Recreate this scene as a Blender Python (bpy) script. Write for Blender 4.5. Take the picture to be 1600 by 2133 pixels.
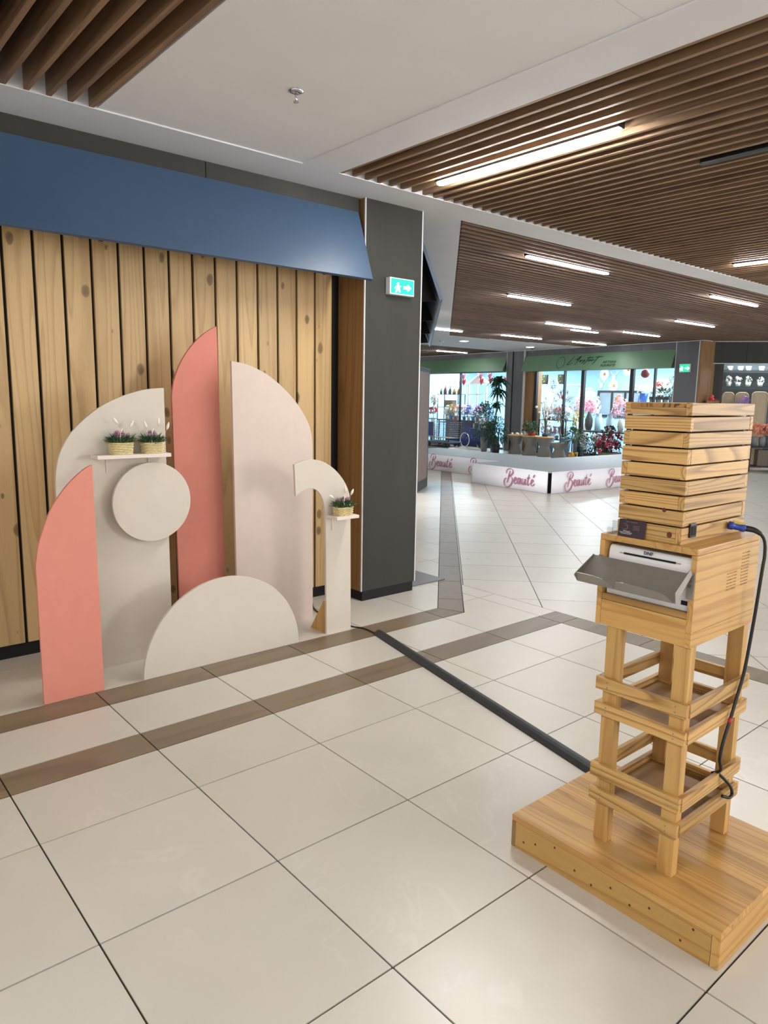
import bpy, bmesh, math, random
from mathutils import Vector, Matrix

for _o in list(bpy.data.objects):
    bpy.data.objects.remove(_o)
SC = bpy.context.scene
COL = SC.collection
HC = 2.968                                     # ceiling height (m)

# ------------------------------------------------------------------ camera
cam_data = bpy.data.cameras.new('camera')
cam = bpy.data.objects.new('camera', cam_data)
COL.objects.link(cam)
RX = (0.7620861, -0.6472712, 0.0162697)        # camera right
RY = (-0.0905993, -0.1314834, -0.9871696)      # camera down
RZ = (0.6411057, 0.7508342, -0.158844)         # camera forward
CP = Vector((-0.5912567, -2.5245101, 1.5742586))
M = Matrix(((RX[0], -RY[0], -RZ[0], CP.x), (RX[1], -RY[1], -RZ[1], CP.y), (RX[2], -RY[2], -RZ[2], CP.z), (0, 0, 0, 1)))
cam.matrix_world = M
cam_data.sensor_fit = 'HORIZONTAL'
cam_data.sensor_width = 36.0
cam_data.lens = 1497.3 / 1600 * 36.0
cam_data.clip_start = 0.05
cam_data.clip_end = 200
SC.camera = cam

# ------------------------------------------------------------------ world, large lights, exposure
W = bpy.data.worlds.new('mall_ambient'); SC.world = W
W.use_nodes = True
W.node_tree.nodes['Background'].inputs[0].default_value = (1.0, 0.985, 0.955, 1)
W.node_tree.nodes['Background'].inputs[1].default_value = 0.50
SC.view_settings.view_transform = 'Standard'
SC.view_settings.look = 'None'
SC.view_settings.gamma = 1.0
SC.view_settings.use_curve_mapping = False
SC.view_settings.exposure = 1.33

def area_light(name, loc, target, sx, sy, power, col):
    d = bpy.data.lights.new(name, 'AREA'); d.shape = 'RECTANGLE'; d.size = sx; d.size_y = sy
    d.energy = power; d.color = col
    o = bpy.data.objects.new(name, d); COL.objects.link(o)
    o.location = loc
    o.rotation_euler = (Vector(target) - Vector(loc)).to_track_quat('-Z', 'Y').to_euler()
    return o
# unseen light added behind and right of the viewer, direction from the hook panel's shadow
area_light('right_key_light', (5.6, -6.4, 1.75), (1.6, 1.4, 1.0), 1.5, 1.2, 48, (1.0, 0.97, 0.93))
# daylight through the glazed doors at the far right end of the concourse
area_light('door_daylight', (15.5, -5.5, 1.9), (10.5, 5.5, 0.3), 4.0, 2.2, 150, (0.94, 0.97, 1.0))
# added fill light hidden behind the concrete pillar, brightens the left stage skirts
area_light('stage_fill_light', (5.2, 6.4, 1.6), (10.0, 6.6, 0.3), 2.6, 1.8, 55, (0.95, 0.96, 1.0))

# ------------------------------------------------------------------ helpers
def tag(o, label=None, cat=None, group=None, kind=None):
    if label: o['label'] = label
    if cat: o['category'] = cat
    if group: o['group'] = group
    if kind: o['kind'] = kind
    return o

def empty(name, loc=(0, 0, 0), rz=0.0, parent=None):
    o = bpy.data.objects.new(name, None); COL.objects.link(o)
    o.location = loc; o.rotation_euler = (0, 0, rz)
    o.empty_display_size = 0.1
    o.parent = parent
    return o

def thing(name, label, cat, loc=(0, 0, 0), rz=0.0, group=None):
    return tag(empty(name, loc, rz), label, cat, group)

class MB:
    """collects geometry; build() links it as one mesh object"""
    def __init__(s): s.v = []; s.f = []; s.M = None
    def add(s, vs, fs):
        n = len(s.v)
        if s.M is not None: vs = [tuple(s.M @ Vector(v)) for v in vs]
        s.v += [tuple(v) for v in vs]; s.f += [tuple(i + n for i in f) for f in fs]
        return s
    def box(s, a, b):
        x0, y0, z0 = a; x1, y1, z1 = b
        if x0 > x1: x0, x1 = x1, x0
        if y0 > y1: y0, y1 = y1, y0
        if z0 > z1: z0, z1 = z1, z0
        return s.add([(x0, y0, z0), (x1, y0, z0), (x1, y1, z0), (x0, y1, z0), (x0, y0, z1), (x1, y0, z1), (x1, y1, z1), (x0, y1, z1)],
                     [(0, 3, 2, 1), (4, 5, 6, 7), (0, 1, 5, 4), (1, 2, 6, 5), (2, 3, 7, 6), (3, 0, 4, 7)])
    def obox(s, c, u, v, w):
        """box from centre and three half-axis vectors"""
        c = Vector(c); u = Vector(u); v = Vector(v); w = Vector(w)
        vs = [c + a * u + b * v + d * w for d in (-1, 1) for (a, b) in ((-1, -1), (1, -1), (1, 1), (-1, 1))]
        return s.add(vs, [(0, 3, 2, 1), (4, 5, 6, 7), (0, 1, 5, 4), (1, 2, 6, 5), (2, 3, 7, 6), (3, 0, 4, 7)])
    def prism(s, pts, z0, z1, fn=None):
        """polygon extruded; fn maps (a, b, c) -> xyz"""
        fn = fn or (lambda a, b, c: (a, b, c))
        n = len(pts)
        vs = [fn(p[0], p[1], z0) for p in pts] + [fn(p[0], p[1], z1) for p in pts]
        fs = [tuple(range(n))[::-1], tuple(range(n, 2 * n))] + [(i, (i + 1) % n, n + (i + 1) % n, n + i) for i in range(n)]
        return s.add(vs, fs)
    def lathe(s, prof, c=(0, 0, 0), n=16, sx=1.0, sy=1.0):
        vs = []; fs = []
        for (r, z) in prof:
            for k in range(n):
                a = 2 * math.pi * k / n
                vs.append((c[0] + r * math.cos(a) * sx, c[1] + r * math.sin(a) * sy, c[2] + z))
        m = len(prof)
        for i in range(m - 1):
            for k in range(n):
                fs.append((i * n + k, i * n + (k + 1) % n, (i + 1) * n + (k + 1) % n, (i + 1) * n + k))
        fs.append(tuple(range(n))[::-1]); fs.append(tuple((m - 1) * n + k for k in range(n)))
        return s.add(vs, fs)
    def tube(s, pts, r, n=8, closed=False):
        pts = [Vector(p) for p in pts]; m = len(pts)
        rs = r if isinstance(r, (list, tuple)) else [r] * m
        vs = []; fs = []
        prev = None
        for i, p in enumerate(pts):
            if closed: t = pts[(i + 1) % m] - pts[i - 1]
            else: t = pts[min(i + 1, m - 1)] - pts[max(i - 1, 0)]
            t.normalize()
            if prev is None:
                a = Vector((0, 0, 1)) if abs(t.z) < 0.9 else Vector((1, 0, 0))
                u = t.cross(a).normalized()
            else:
                u = (prev - t * prev.dot(t)).normalized()
            prev = u; w = t.cross(u)
            for k in range(n):
                an = 2 * math.pi * k / n
                vs.append(p + (u * math.cos(an) + w * math.sin(an)) * rs[i])
        for i in range(m if closed else m - 1):
            j = (i + 1) % m
            for k in range(n):
                fs.append((i * n + k, i * n + (k + 1) % n, j * n + (k + 1) % n, j * n + k))
        if not closed:
            fs.append(tuple(range(n))[::-1]); fs.append(tuple((m - 1) * n + k for k in range(n)))
        return s.add(vs, fs)
    def ball(s, c, r, n=10, m=7, sz=1.0):
        prof = [(max(r * math.sin(math.pi * i / m), 1e-4), -r * sz * math.cos(math.pi * i / m)) for i in range(m + 1)]
        return s.lathe(prof, c, n)
    def leaf(s, p, d, L, w, up=Vector((0, 0, 1)), droop=0.2):
        p = Vector(p); d = Vector(d).normalized()
        sd = d.cross(up)
        if sd.length < 1e-3: sd = Vector((1, 0, 0))
        sd.normalize(); nn = sd.cross(d)
        a = p; b = p + d * L * 0.45 + nn * L * 0.06; e = p + d * L - Vector((0, 0, droop * L))
        return s.add([a, b + sd * w, e, b - sd * w, b - nn * w * 0.5], [(0, 1, 4), (1, 2, 4), (2, 3, 4), (3, 0, 4)])
    def build(s, name, mat, parent=None, smooth=False, loc=None, bevel=0.0):
        me = bpy.data.meshes.new(name)
        me.from_pydata(s.v, [], s.f); me.update()
        bm = bmesh.new(); bm.from_mesh(me)
        bmesh.ops.recalc_face_normals(bm, faces=bm.faces)
        if bevel > 0:
            es = [e for e in bm.edges if len(e.link_faces) == 2 and e.calc_face_angle(0) > 0.6]
            bmesh.ops.bevel(bm, geom=es, offset=bevel, segments=2, affect='EDGES', profile=0.6)
        bm.to_mesh(me); bm.free()
        if smooth:
            for p in me.polygons: p.use_smooth = True
        o = bpy.data.objects.new(name, me); COL.objects.link(o)
        if mat is not None: me.materials.append(mat)
        o.parent = parent
        if loc: o.location = loc
        return o

def crspline(P, n=6, closed=False):
    """Catmull-Rom through points"""
    P = [Vector(p) for p in P]; out = []; m = len(P)
    rng = range(m if closed else m - 1)
    for i in rng:
        p0 = P[i - 1] if (closed or i > 0) else P[0]
        p1 = P[i]; p2 = P[(i + 1) % m]; p3 = P[(i + 2) % m] if closed else P[min(i + 2, m - 1)]
        for k in range(n):
            t = k / n
            out.append(0.5 * ((2 * p1) + (-p0 + p2) * t + (2 * p0 - 5 * p1 + 4 * p2 - p3) * t * t + (-p0 + 3 * p1 - 3 * p2 + p3) * t ** 3))
    if not closed: out.append(P[-1])
    return out

# ------------------------------------------------------------------ materials
def srgb(r, g, b):
    f = lambda c: (c / 255 / 12.92) if c <= 10 else (((c / 255) + 0.055) / 1.055) ** 2.4
    return (f(r), f(g), f(b), 1.0)

def newmat(name):
    m = bpy.data.materials.new(name); m.use_nodes = True
    nt = m.node_tree; b = nt.nodes['Principled BSDF']
    return m, nt, b

def coords(nt, scale=(1, 1, 1), rnd=20.0, kind='Object'):
    tc = nt.nodes.new('ShaderNodeTexCoord')
    oi = nt.nodes.new('ShaderNodeObjectInfo')
    mu = nt.nodes.new('ShaderNodeMath'); mu.operation = 'MULTIPLY'; mu.inputs[1].default_value = rnd
    nt.links.new(oi.outputs['Random'], mu.inputs[0])
    ad = nt.nodes.new('ShaderNodeVectorMath'); ad.operation = 'ADD'
    nt.links.new(tc.outputs[kind], ad.inputs[0]); nt.links.new(mu.outputs[0], ad.inputs[1])
    mp = nt.nodes.new('ShaderNodeMapping'); mp.inputs['Scale'].default_value = scale
    nt.links.new(ad.outputs[0], mp.inputs['Vector'])
    return mp.outputs['Vector'], ad.outputs[0], oi.outputs['Random']

def noise(nt, vec, scale, detail=3, rough=0.5, dist=0.0):
    n = nt.nodes.new('ShaderNodeTexNoise')
    n.inputs['Scale'].default_value = scale; n.inputs['Detail'].default_value = detail
    n.inputs['Roughness'].default_value = rough; n.inputs['Distortion'].default_value = dist
    nt.links.new(vec, n.inputs['Vector'])
    return n.outputs['Fac']

def ramp(nt, fac, stops):
    r = nt.nodes.new('ShaderNodeValToRGB')
    els = r.color_ramp.elements
    while len(els) < len(stops): els.new(0.5)
    for e, (p, c) in zip(els, stops):
        e.position = p; e.color = c if len(c) == 4 else (*c, 1)
    nt.links.new(fac, r.inputs['Fac'])
    return r.outputs['Color']

def mixc(nt, fac, a, b, mode='MIX'):
    m = nt.nodes.new('ShaderNodeMix'); m.data_type = 'RGBA'; m.blend_type = mode
    if isinstance(fac, float): m.inputs[0].default_value = fac
    else: nt.links.new(fac, m.inputs[0])
    for sock, v in ((m.inputs[6], a), (m.inputs[7], b)):
        if isinstance(v, tuple): sock.default_value = v
        else: nt.links.new(v, sock)
    return m.outputs[2]

def math_(nt, op, a, b=None):
    m = nt.nodes.new('ShaderNodeMath'); m.operation = op
    for i, v in enumerate((a, b)):
        if v is None: continue
        if isinstance(v, (int, float)): m.inputs[i].default_value = v
        else: nt.links.new(v, m.inputs[i])
    return m.outputs[0]

def bump(nt, b, h, strength=0.2, dist=0.01):
    n = nt.nodes.new('ShaderNodeBump'); n.inputs['Strength'].default_value = strength; n.inputs['Distance'].default_value = dist
    nt.links.new(h, n.inputs['Height']); nt.links.new(n.outputs[0], b.inputs['Normal'])

def mul(c, k): return (c[0] * k, c[1] * k, c[2] * k, 1.0)

def paint(name, col, rough=0.6, var=0.06, scale=9.0, metal=0.0, spec=0.5, bmp=0.0, bscale=200):
    m, nt, b = newmat(name)
    v, _, _ = coords(nt)
    f = noise(nt, v, scale, 4)
    c = ramp(nt, f, [(0.25, mul(col, 1 - var)), (0.75, mul(col, 1 + var))])
    nt.links.new(c, b.inputs['Base Color'])
    b.inputs['Roughness'].default_value = rough; b.inputs['Metallic'].default_value = metal
    b.inputs['Specular IOR Level'].default_value = spec
    if bmp: bump(nt, b, noise(nt, v, bscale, 2), bmp, 0.002)
    return m

def wood(name, light, dark, axis=2, freq=9.0, scale=5.0, stretch=0.06, rough=0.55, knots=0.0, knotsize=0.07, tint=0.12, line=0.6, depth=None):
    m, nt, b = newmat(name)
    sc = [1.0, 1.0, 1.0]; sc[axis] = stretch
    v, raw, rnd = coords(nt, tuple(sc))
    low = noise(nt, v, scale, 1, 0.4, 0.3)
    rings = math_(nt, 'FRACT', math_(nt, 'MULTIPLY', low, freq))
    fine = noise(nt, v, scale * 22, 3, 0.6)
    lines = ramp(nt, rings, [(0.0, (0, 0, 0, 1)), (0.55, (0.15, 0.15, 0.15, 1)), (0.88, (1, 1, 1, 1)), (1.0, (0.1, 0.1, 0.1, 1))])
    fac = math_(nt, 'MULTIPLY', lines, line)
    fac = math_(nt, 'ADD', fac, math_(nt, 'MULTIPLY', math_(nt, 'SUBTRACT', fine, 0.5), 0.7))
    c = ramp(nt, fac, [(0.0, light), (1.0, dark)])
    big = noise(nt, v, scale * 0.6, 2)
    c = mixc(nt, 1.0, c, ramp(nt, big, [(0.3, (1 - tint, 1 - tint, 1 - tint * 1.2, 1)), (0.7, (1 + tint * 0.4, 1 + tint * 0.3, 1, 1))]), 'MULTIPLY')
    rr = ramp(nt, rnd, [(0.0, (1 - tint * 1.3, 1 - tint * 1.4, 1 - tint * 1.6, 1)), (1.0, (1.05, 1.04, 1.03, 1))])
    c = mixc(nt, 1.0, c, rr, 'MULTIPLY')
    if knots > 0:
        mp = nt.nodes.new('ShaderNodeMapping')
        ks = [knots] * 3; ks[axis] = knots * 0.6
        if depth is not None: ks[depth] = knots * 0.08
        mp.inputs['Scale'].default_value = ks
        nt.links.new(raw, mp.inputs['Vector'])
        wv = nt.nodes.new('ShaderNodeVectorMath'); wv.operation = 'ADD'
        nz = nt.nodes.new('ShaderNodeTexNoise'); nz.inputs['Scale'].default_value = 14.0
        nt.links.new(raw, nz.inputs['Vector'])
        s2 = nt.nodes.new('ShaderNodeVectorMath'); s2.operation = 'SCALE'; s2.inputs['Scale'].default_value = 0.12
        nt.links.new(nz.outputs['Color'], s2.inputs[0])
        nt.links.new(mp.outputs[0], wv.inputs[0]); nt.links.new(s2.outputs[0], wv.inputs[1])
        vo = nt.nodes.new('ShaderNodeTexVoronoi'); vo.inputs['Scale'].default_value = 1.0; vo.inputs['Randomness'].default_value = 1.0
        nt.links.new(wv.outputs[0], vo.inputs['Vector'])
        vm = nt.nodes.new('ShaderNodeSeparateColor'); nt.links.new(vo.outputs['Color'], vm.inputs[0])
        size = math_(nt, 'MULTIPLY', vm.outputs[0], knotsize)
        kd = math_(nt, 'DIVIDE', vo.outputs['Distance'], math_(nt, 'ADD', size, 0.004))
        kf = ramp(nt, kd, [(0.0, (1, 1, 1, 1)), (0.75, (0.75, 0.75, 0.75, 1)), (1.0, (0, 0, 0, 1))])
        c = mixc(nt, kf, c, mul(dark, 0.38))
    nt.links.new(c, b.inputs['Base Color'])
    b.inputs['Roughness'].default_value = rough
    bump(nt, b, fac, 0.08, 0.002)
    return m

def glow(name, col, strength):
    m, nt, b = newmat(name)
    v, _, _ = coords(nt)
    f = noise(nt, v, 3.0, 1)
    c = ramp(nt, f, [(0.3, mul(col, 0.97)), (0.7, col)])
    nt.links.new(c, b.inputs['Base Color']); nt.links.new(c, b.inputs['Emission Color'])
    b.inputs['Emission Strength'].default_value = strength
    return m

def pane_glass(name, gloss=0.07, tintc=(0.93, 0.97, 0.97, 1)):
    m, nt, b = newmat(name)
    nt.nodes.remove(b)
    out = nt.nodes['Material Output']
    t = nt.nodes.new('ShaderNodeBsdfTransparent'); t.inputs[0].default_value = tintc
    g = nt.nodes.new('ShaderNodeBsdfGlossy'); g.inputs['Roughness'].default_value = 0.02
    fr = nt.nodes.new('ShaderNodeLayerWeight'); fr.inputs[0].default_value = 0.5
    fac = math_(nt, 'ADD', math_(nt, 'MULTIPLY', math_(nt, 'POWER', fr.outputs['Facing'], 5.0), 0.8), 0.02)
    mx = nt.nodes.new('ShaderNodeMixShader')
    nt.links.new(fac, mx.inputs[0]); nt.links.new(t.outputs[0], mx.inputs[1]); nt.links.new(g.outputs[0], mx.inputs[2])
    nt.links.new(mx.outputs[0], out.inputs[0])
    return m

def tile_mat(name, col, vein, rough):
    m, nt, b = newmat(name)
    v, raw, rnd = coords(nt, rnd=31.0)
    f = noise(nt, v, 2.2, 5, 0.55, 0.8)
    c = ramp(nt, f, [(0.25, mul(col, 0.955)), (0.5, col), (0.75, mul(col, 1.03))])
    w = noise(nt, v, 3.1, 3, 0.5, 1.5)
    vl = math_(nt, 'ABSOLUTE', math_(nt, 'SUBTRACT', w, 0.5))
    vf = ramp(nt, vl, [(0.0, (0.20, 0.20, 0.20, 1)), (0.03, (0, 0, 0, 1))])
    gate = ramp(nt, noise(nt, v, 2.0, 1), [(0.5, (0, 0, 0, 1)), (0.62, (1, 1, 1, 1))])
    c = mixc(nt, math_(nt, 'MULTIPLY', vf, gate), c, vein)
    grain = ramp(nt, noise(nt, v, 70.0, 2, 0.5), [(0.2, (0.985, 0.985, 0.985, 1)), (0.8, (1.0, 1.0, 1.0, 1))])
    c = mixc(nt, 1.0, c, grain, 'MULTIPLY')
    c = mixc(nt, 1.0, c, ramp(nt, rnd, [(0.0, (0.965, 0.96, 0.95, 1)), (1.0, (1.02, 1.02, 1.03, 1))]), 'MULTIPLY')
    nt.links.new(c, b.inputs['Base Color'])
    r = ramp(nt, noise(nt, v, 5.0, 2), [(0.2, (rough - 0.03,) * 3 + (1,)), (0.8, (rough + 0.03,) * 3 + (1,))])
    nt.links.new(r, b.inputs['Roughness'])
    return m

def concrete(name, col, rough=0.55):
    m, nt, b = newmat(name)
    v, _, _ = coords(nt)
    st, _, _ = coords(nt, (1.0, 1.0, 0.25))
    f = noise(nt, st, 2.2, 5, 0.6, 0.6)
    c = ramp(nt, f, [(0.25, mul(col, 0.78)), (0.5, col), (0.78, mul(col, 1.22))])
    sp = ramp(nt, noise(nt, v, 7.0, 5, 0.7, 0.5), [(0.66, (0, 0, 0, 1)), (0.78, (0.35, 0.35, 0.35, 1))])
    c = mixc(nt, sp, c, mul(col, 1.9))
    nt.links.new(c, b.inputs['Base Color'])
    b.inputs['Roughness'].default_value = rough; b.inputs['Specular IOR Level'].default_value = 0.3
    bump(nt, b, noise(nt, v, 60, 3), 0.06, 0.003)
    return m

MT = {}
MT['tile'] = tile_mat('porcelain_tile', srgb(206, 200, 188), srgb(228, 224, 216), 0.30)
MT['band'] = wood('taupe_band_tile', srgb(132, 116, 96), srgb(104, 90, 74), 0, 5, 4, 0.12, 0.36, tint=0.10)
MT['banddiag'] = paint('taupe_band_tile_plain', srgb(126, 113, 98), 0.36, 0.10, 14)
MT['grout'] = paint('dark_grout', srgb(52, 48, 44), 0.9)
MT['plaster'] = paint('white_plaster', srgb(222, 222, 224), 0.75, 0.03, 3, bmp=0.05)
MT['border'] = paint('white_border_plaster', srgb(214, 214, 217), 0.7, 0.025, 3)
MT['black'] = paint('black_void', srgb(14, 13, 13), 0.8)
MT['blackgloss'] = paint('black_metal', srgb(20, 20, 22), 0.4)
MT['slat'] = wood('oak_ceiling_slat', srgb(140, 112, 86), srgb(92, 70, 52), 1, 9, 5, 0.05, 0.55)
MT['slatx'] = wood('oak_ceiling_slat_cross', srgb(128, 102, 82), srgb(82, 63, 50), 0, 9, 5, 0.05, 0.55)
MT['plank'] = wood('knotty_pine_plank', srgb(205, 174, 126), srgb(172, 136, 88), 2, 8, 7, 0.05, 0.5, knots=8.0, knotsize=0.24, tint=0.10, depth=1)
MT['oakpanel'] = wood('oak_veneer', srgb(150, 112, 70), srgb(118, 84, 48), 2, 6, 6, 0.05, 0.5)
MT['concrete'] = concrete('grey_concrete_cladding', srgb(50, 50, 45))
MT['concrete_far'] = concrete('dark_concrete_fascia', srgb(96, 96, 99))
MT['trim'] = paint('white_edge_trim', srgb(205, 205, 208), 0.45)
MT['blue'] = paint('slate_blue_awning', srgb(58, 81, 108), 0.42, 0.03)
MT['green'] = paint('sage_green_awning', srgb(104, 138, 108), 0.5, 0.04)
MT['coral'] = paint('coral_paint', srgb(218, 140, 122), 0.75, 0.03, 14)
MT['coral2'] = paint('dusty_coral_paint', srgb(206, 128, 112), 0.75, 0.03, 14)
MT['cream'] = paint('cream_paint', srgb(208, 199, 186), 0.75, 0.02, 12)
MT['blush'] = paint('pale_blush_paint', srgb(207, 191, 181), 0.75, 0.025, 12)
MT['shelfwhite'] = paint('off_white_shelf', srgb(228, 215, 205), 0.7, 0.02)
MT['pine'] = wood('varnished_pine', srgb(208, 164, 98), srgb(166, 116, 56), 0, 10, 8, 0.05, 0.42, knots=4.5, knotsize=0.13, tint=0.13)
MT['piney'] = wood('varnished_pine_y', srgb(208, 164, 98), srgb(166, 116, 56), 1, 10, 8, 0.05, 0.42, knots=4.5, knotsize=0.13, tint=0.13)
MT['pinez'] = wood('varnished_pine_z', srgb(204, 162, 98), srgb(166, 118, 60), 2, 7, 9, 0.05, 0.42, knots=4.0, knotsize=0.13, tint=0.10)
MT['larchx'] = wood('strong_grain_pine_x', srgb(212, 170, 106), srgb(136, 94, 46), 0, 24, 8, 0.035, 0.45, knots=3.0, knotsize=0.10, tint=0.14, line=0.8)
MT['larchy'] = wood('strong_grain_pine_y', srgb(212, 170, 106), srgb(136, 94, 46), 1, 24, 8, 0.035, 0.45, knots=3.0, knotsize=0.10, tint=0.14, line=0.8)
MT['endgrain'] = wood('pine_end_grain', srgb(176, 128, 70), srgb(70, 42, 22), 2, 10, 12, 0.5, 0.6, line=1.0)
MT['ply'] = wood('brown_plywood', srgb(150, 116, 74), srgb(118, 86, 50), 0, 5, 5, 0.1, 0.5)
MT['printer'] = paint('white_plastic', srgb(222, 222, 222), 0.35, 0.01)
MT['steel'] = paint('brushed_grey_steel', srgb(150, 146, 138), 0.42, 0.06, 30, metal=0.65)
MT['chrome'] = paint('chrome', srgb(190, 190, 195), 0.15, 0.02, metal=1.0)
MT['rubber'] = paint('dark_rubber', srgb(46, 48, 50), 0.5, 0.12, 20)
MT['cable'] = paint('black_cable', srgb(14, 14, 15), 0.4)
MT['plugblue'] = paint('blue_plastic', srgb(38, 66, 160), 0.4)
MT['plugyellow'] = paint('yellow_plastic', srgb(200, 180, 60), 0.4)
MT['red'] = paint('red_plastic', srgb(176, 38, 40), 0.45)
MT['navyink'] = paint('navy_ink', srgb(24, 32, 92), 0.5)
MT['card'] = paint('dark_plum_card', srgb(44, 30, 40), 0.35)
MT['cardtext'] = paint('mauve_card_ink', srgb(128, 92, 100), 0.5)
MT['whiteink'] = paint('white_ink', srgb(232, 230, 228), 0.5)
MT['acrylic'] = pane_glass('clear_acrylic', tintc=(0.85, 0.87, 0.88, 1))
MT['wicker'] = paint('pale_wicker', srgb(226, 208, 156), 0.7, 0.14, 60)
MT['leaf'] = paint('green_leaf', srgb(64, 98, 60), 0.5, 0.35, 40)
MT['leafdark'] = paint('dark_green_leaf', srgb(36, 66, 40), 0.5, 0.35, 30)
MT['leaflight'] = paint('light_green_leaf', srgb(112, 146, 76), 0.5, 0.3, 30)
MT['mauve'] = paint('mauve_petal', srgb(192, 152, 170), 0.6, 0.2, 40)
MT['bunny'] = paint('cream_seed_head', srgb(236, 228, 212), 0.9, 0.05)
MT['led'] = glow('led_diffuser', (1.0, 0.985, 0.955, 1), 82.0)
MT['ledfar'] = glow('led_diffuser_cool', (0.93, 0.97, 1.0, 1), 27.0)
MT['downlight'] = glow('downlight_lens', (0.97, 0.98, 1.0, 1), 9.0)
MT['exitgreen'] = glow('exit_green_glow', (0.0, 0.55, 0.27, 1), 0.42)
MT['exitwhite'] = glow('exit_white_glow', (0.86, 1.0, 0.95, 1), 1.6)
MT['glass'] = pane_glass('shop_glass')
MT['skirt'] = paint('white_stage_skirt', srgb(246, 244, 250), 0.7, 0.02, 5)
MT['carpet'] = paint('grey_stage_top', srgb(150, 156, 158), 0.55, 0.05, 6)
MT['rose'] = paint('rose_ink', srgb(176, 108, 134), 0.6, 0.05)
MT['poster'] = paint('taupe_poster_print', srgb(128, 112, 104), 0.6, 0.05)
MT['posterink'] = paint('taupe_poster_ink', srgb(128, 112, 104), 0.6, 0.05)
MT['plate'] = paint('grey_steel_plate', srgb(116, 112, 112), 0.35, 0.04, metal=0.4)
MT['ink'] = paint('black_ink', srgb(12, 14, 12), 0.5)
MT['greenink'] = paint('dark_sage_ink', srgb(78, 110, 84), 0.5)

# ------------------------------------------------------------------ floor and tiles
def clip(poly, nx, ny, d):
    """keep nx*x+ny*y >= d"""
    out = []
    for i in range(len(poly)):
        a = poly[i]; b = poly[(i + 1) % len(poly)]
        fa = nx * a[0] + ny * a[1] - d; fb = nx * b[0] + ny * b[1] - d
        if fa >= 0: out.append(a)
        if (fa >= 0) != (fb >= 0):
            t = fa / (fa - fb); out.append((a[0] + (b[0] - a[0]) * t, a[1] + (b[1] - a[1]) * t))
    return out
def area(p):
    return 0.5 * sum(p[i][0] * p[(i + 1) % len(p)][1] - p[(i + 1) % len(p)][0] * p[i][1] for i in range(len(p)))
def inset(p, g):
    if len(p) == 6: return p
    if area(p) < 0: p = p[::-1]
    q = p
    n = len(p)
    for i in range(n):
        a = p[i]; b = p[(i + 1) % n]
        dx, dy = b[0] - a[0], b[1] - a[1]; L = math.hypot(dx, dy)
        if L < 1e-6: continue
        nx, ny = -dy / L, dx / L
        q = clip(q, nx, ny, nx * a[0] + ny * a[1] + g)
        if len(q) < 3: return []
    r = []
    for v in q:
        if not r or math.hypot(v[0] - r[-1][0], v[1] - r[-1][1]) > 1e-4: r.append(v)
    if len(r) > 2 and math.hypot(r[0][0] - r[-1][0], r[0][1] - r[-1][1]) < 1e-4: r.pop()
    return r

pieces = []     # (polygon, material key)
def grid(xs, ys, clips, key, mat2w=None):
    for i in range(len(xs) - 1):
        for j in range(len(ys) - 1):
            p = [(xs[i], ys[j]), (xs[i + 1], ys[j]), (xs[i + 1], ys[j + 1]), (xs[i], ys[j + 1])]
            if mat2w: p = [mat2w(*q) for q in p]
            for (nx, ny, d) in clips:
                p = clip(p, nx, ny, d)
                if len(p) < 3: break
            if len(p) < 3: continue
            if abs(area(p)) > 0.002: pieces.append((p, key))
XS = [-3.6 + 0.6 * k for k in range(13)]                      # ... 3.6
RB, LB = 2.215, 1.94                                         # diagonal band edges x - y
grid([x for x in XS if x < 3.55] + [3.585], [-6.0 + 0.6 * k for k in range(11)] + [0.4], [], 'tile')
grid([x for x in XS if x < 3.55] + [3.585], [0.4, 0.6], [], 'band')
grid([3.585, 3.79], [-5.6 + 0.6 * k for k in range(11)] + [0.6], [], 'band')
grid([x for x in XS if x < 2.9] + [3.0], [0.6, 1.0], [], 'tile')
pieces.append(([(3.003, 0.603), (3.597, 0.603), (3.597, 1.197), (3.417, 1.197), (3.219, 0.997), (3.003, 0.997)], 'tile'))
pieces.append(([(3.6, 0.6), (3.79, 0.6), (3.79, 1.2), (3.6, 1.2)], 'tile'))
grid([3.0, 3.6, 3.79], [1.2, 1.8], [(1, -1, RB)], 'tile')
grid([x for x in XS if x < 2.9] + [3.0], [1.0, 1.2], [], 'band')
pieces.append(([(3.0, 1.0), (3.215, 1.0), (3.14, 1.2), (3.0, 1.2)], 'band'))
# diagonal band
s2 = math.sqrt(0.5)
def dg(u, v): return ((u + v) * s2, (v - u) * s2)            # u across (x-y), v along (x+y)
du0, du1 = LB * s2, RB * s2
pieces.append(([(3.14, 1.2), (3.215, 1.0), dg(du1, 3.33), dg(du0, 3.33)], 'banddiag'))
grid([du0, du1], [3.33 + 0.562 * k for k in range(26)], [], 'banddiag', dg)
# orthogonal tiles behind the band, left of the diagonal
grid(XS[:-1] + [3.6 + 0.6 * k for k in range(14)], [1.2 + 0.6 * k for k in range(19)], [(-1, 1, -LB)], 'tile')
# diagonal tiles
grid([3.068 * s2 + 0.589 * k for k in range(-2, 26)], [5.62 * s2 + 0.564 * k for k in range(-8, 34)],
     [(1, -1, RB), (1, 0, 3.79), (-1, 0, -20.5)], 'tile', dg)
pieces = [q for q in pieces if q]

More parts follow.
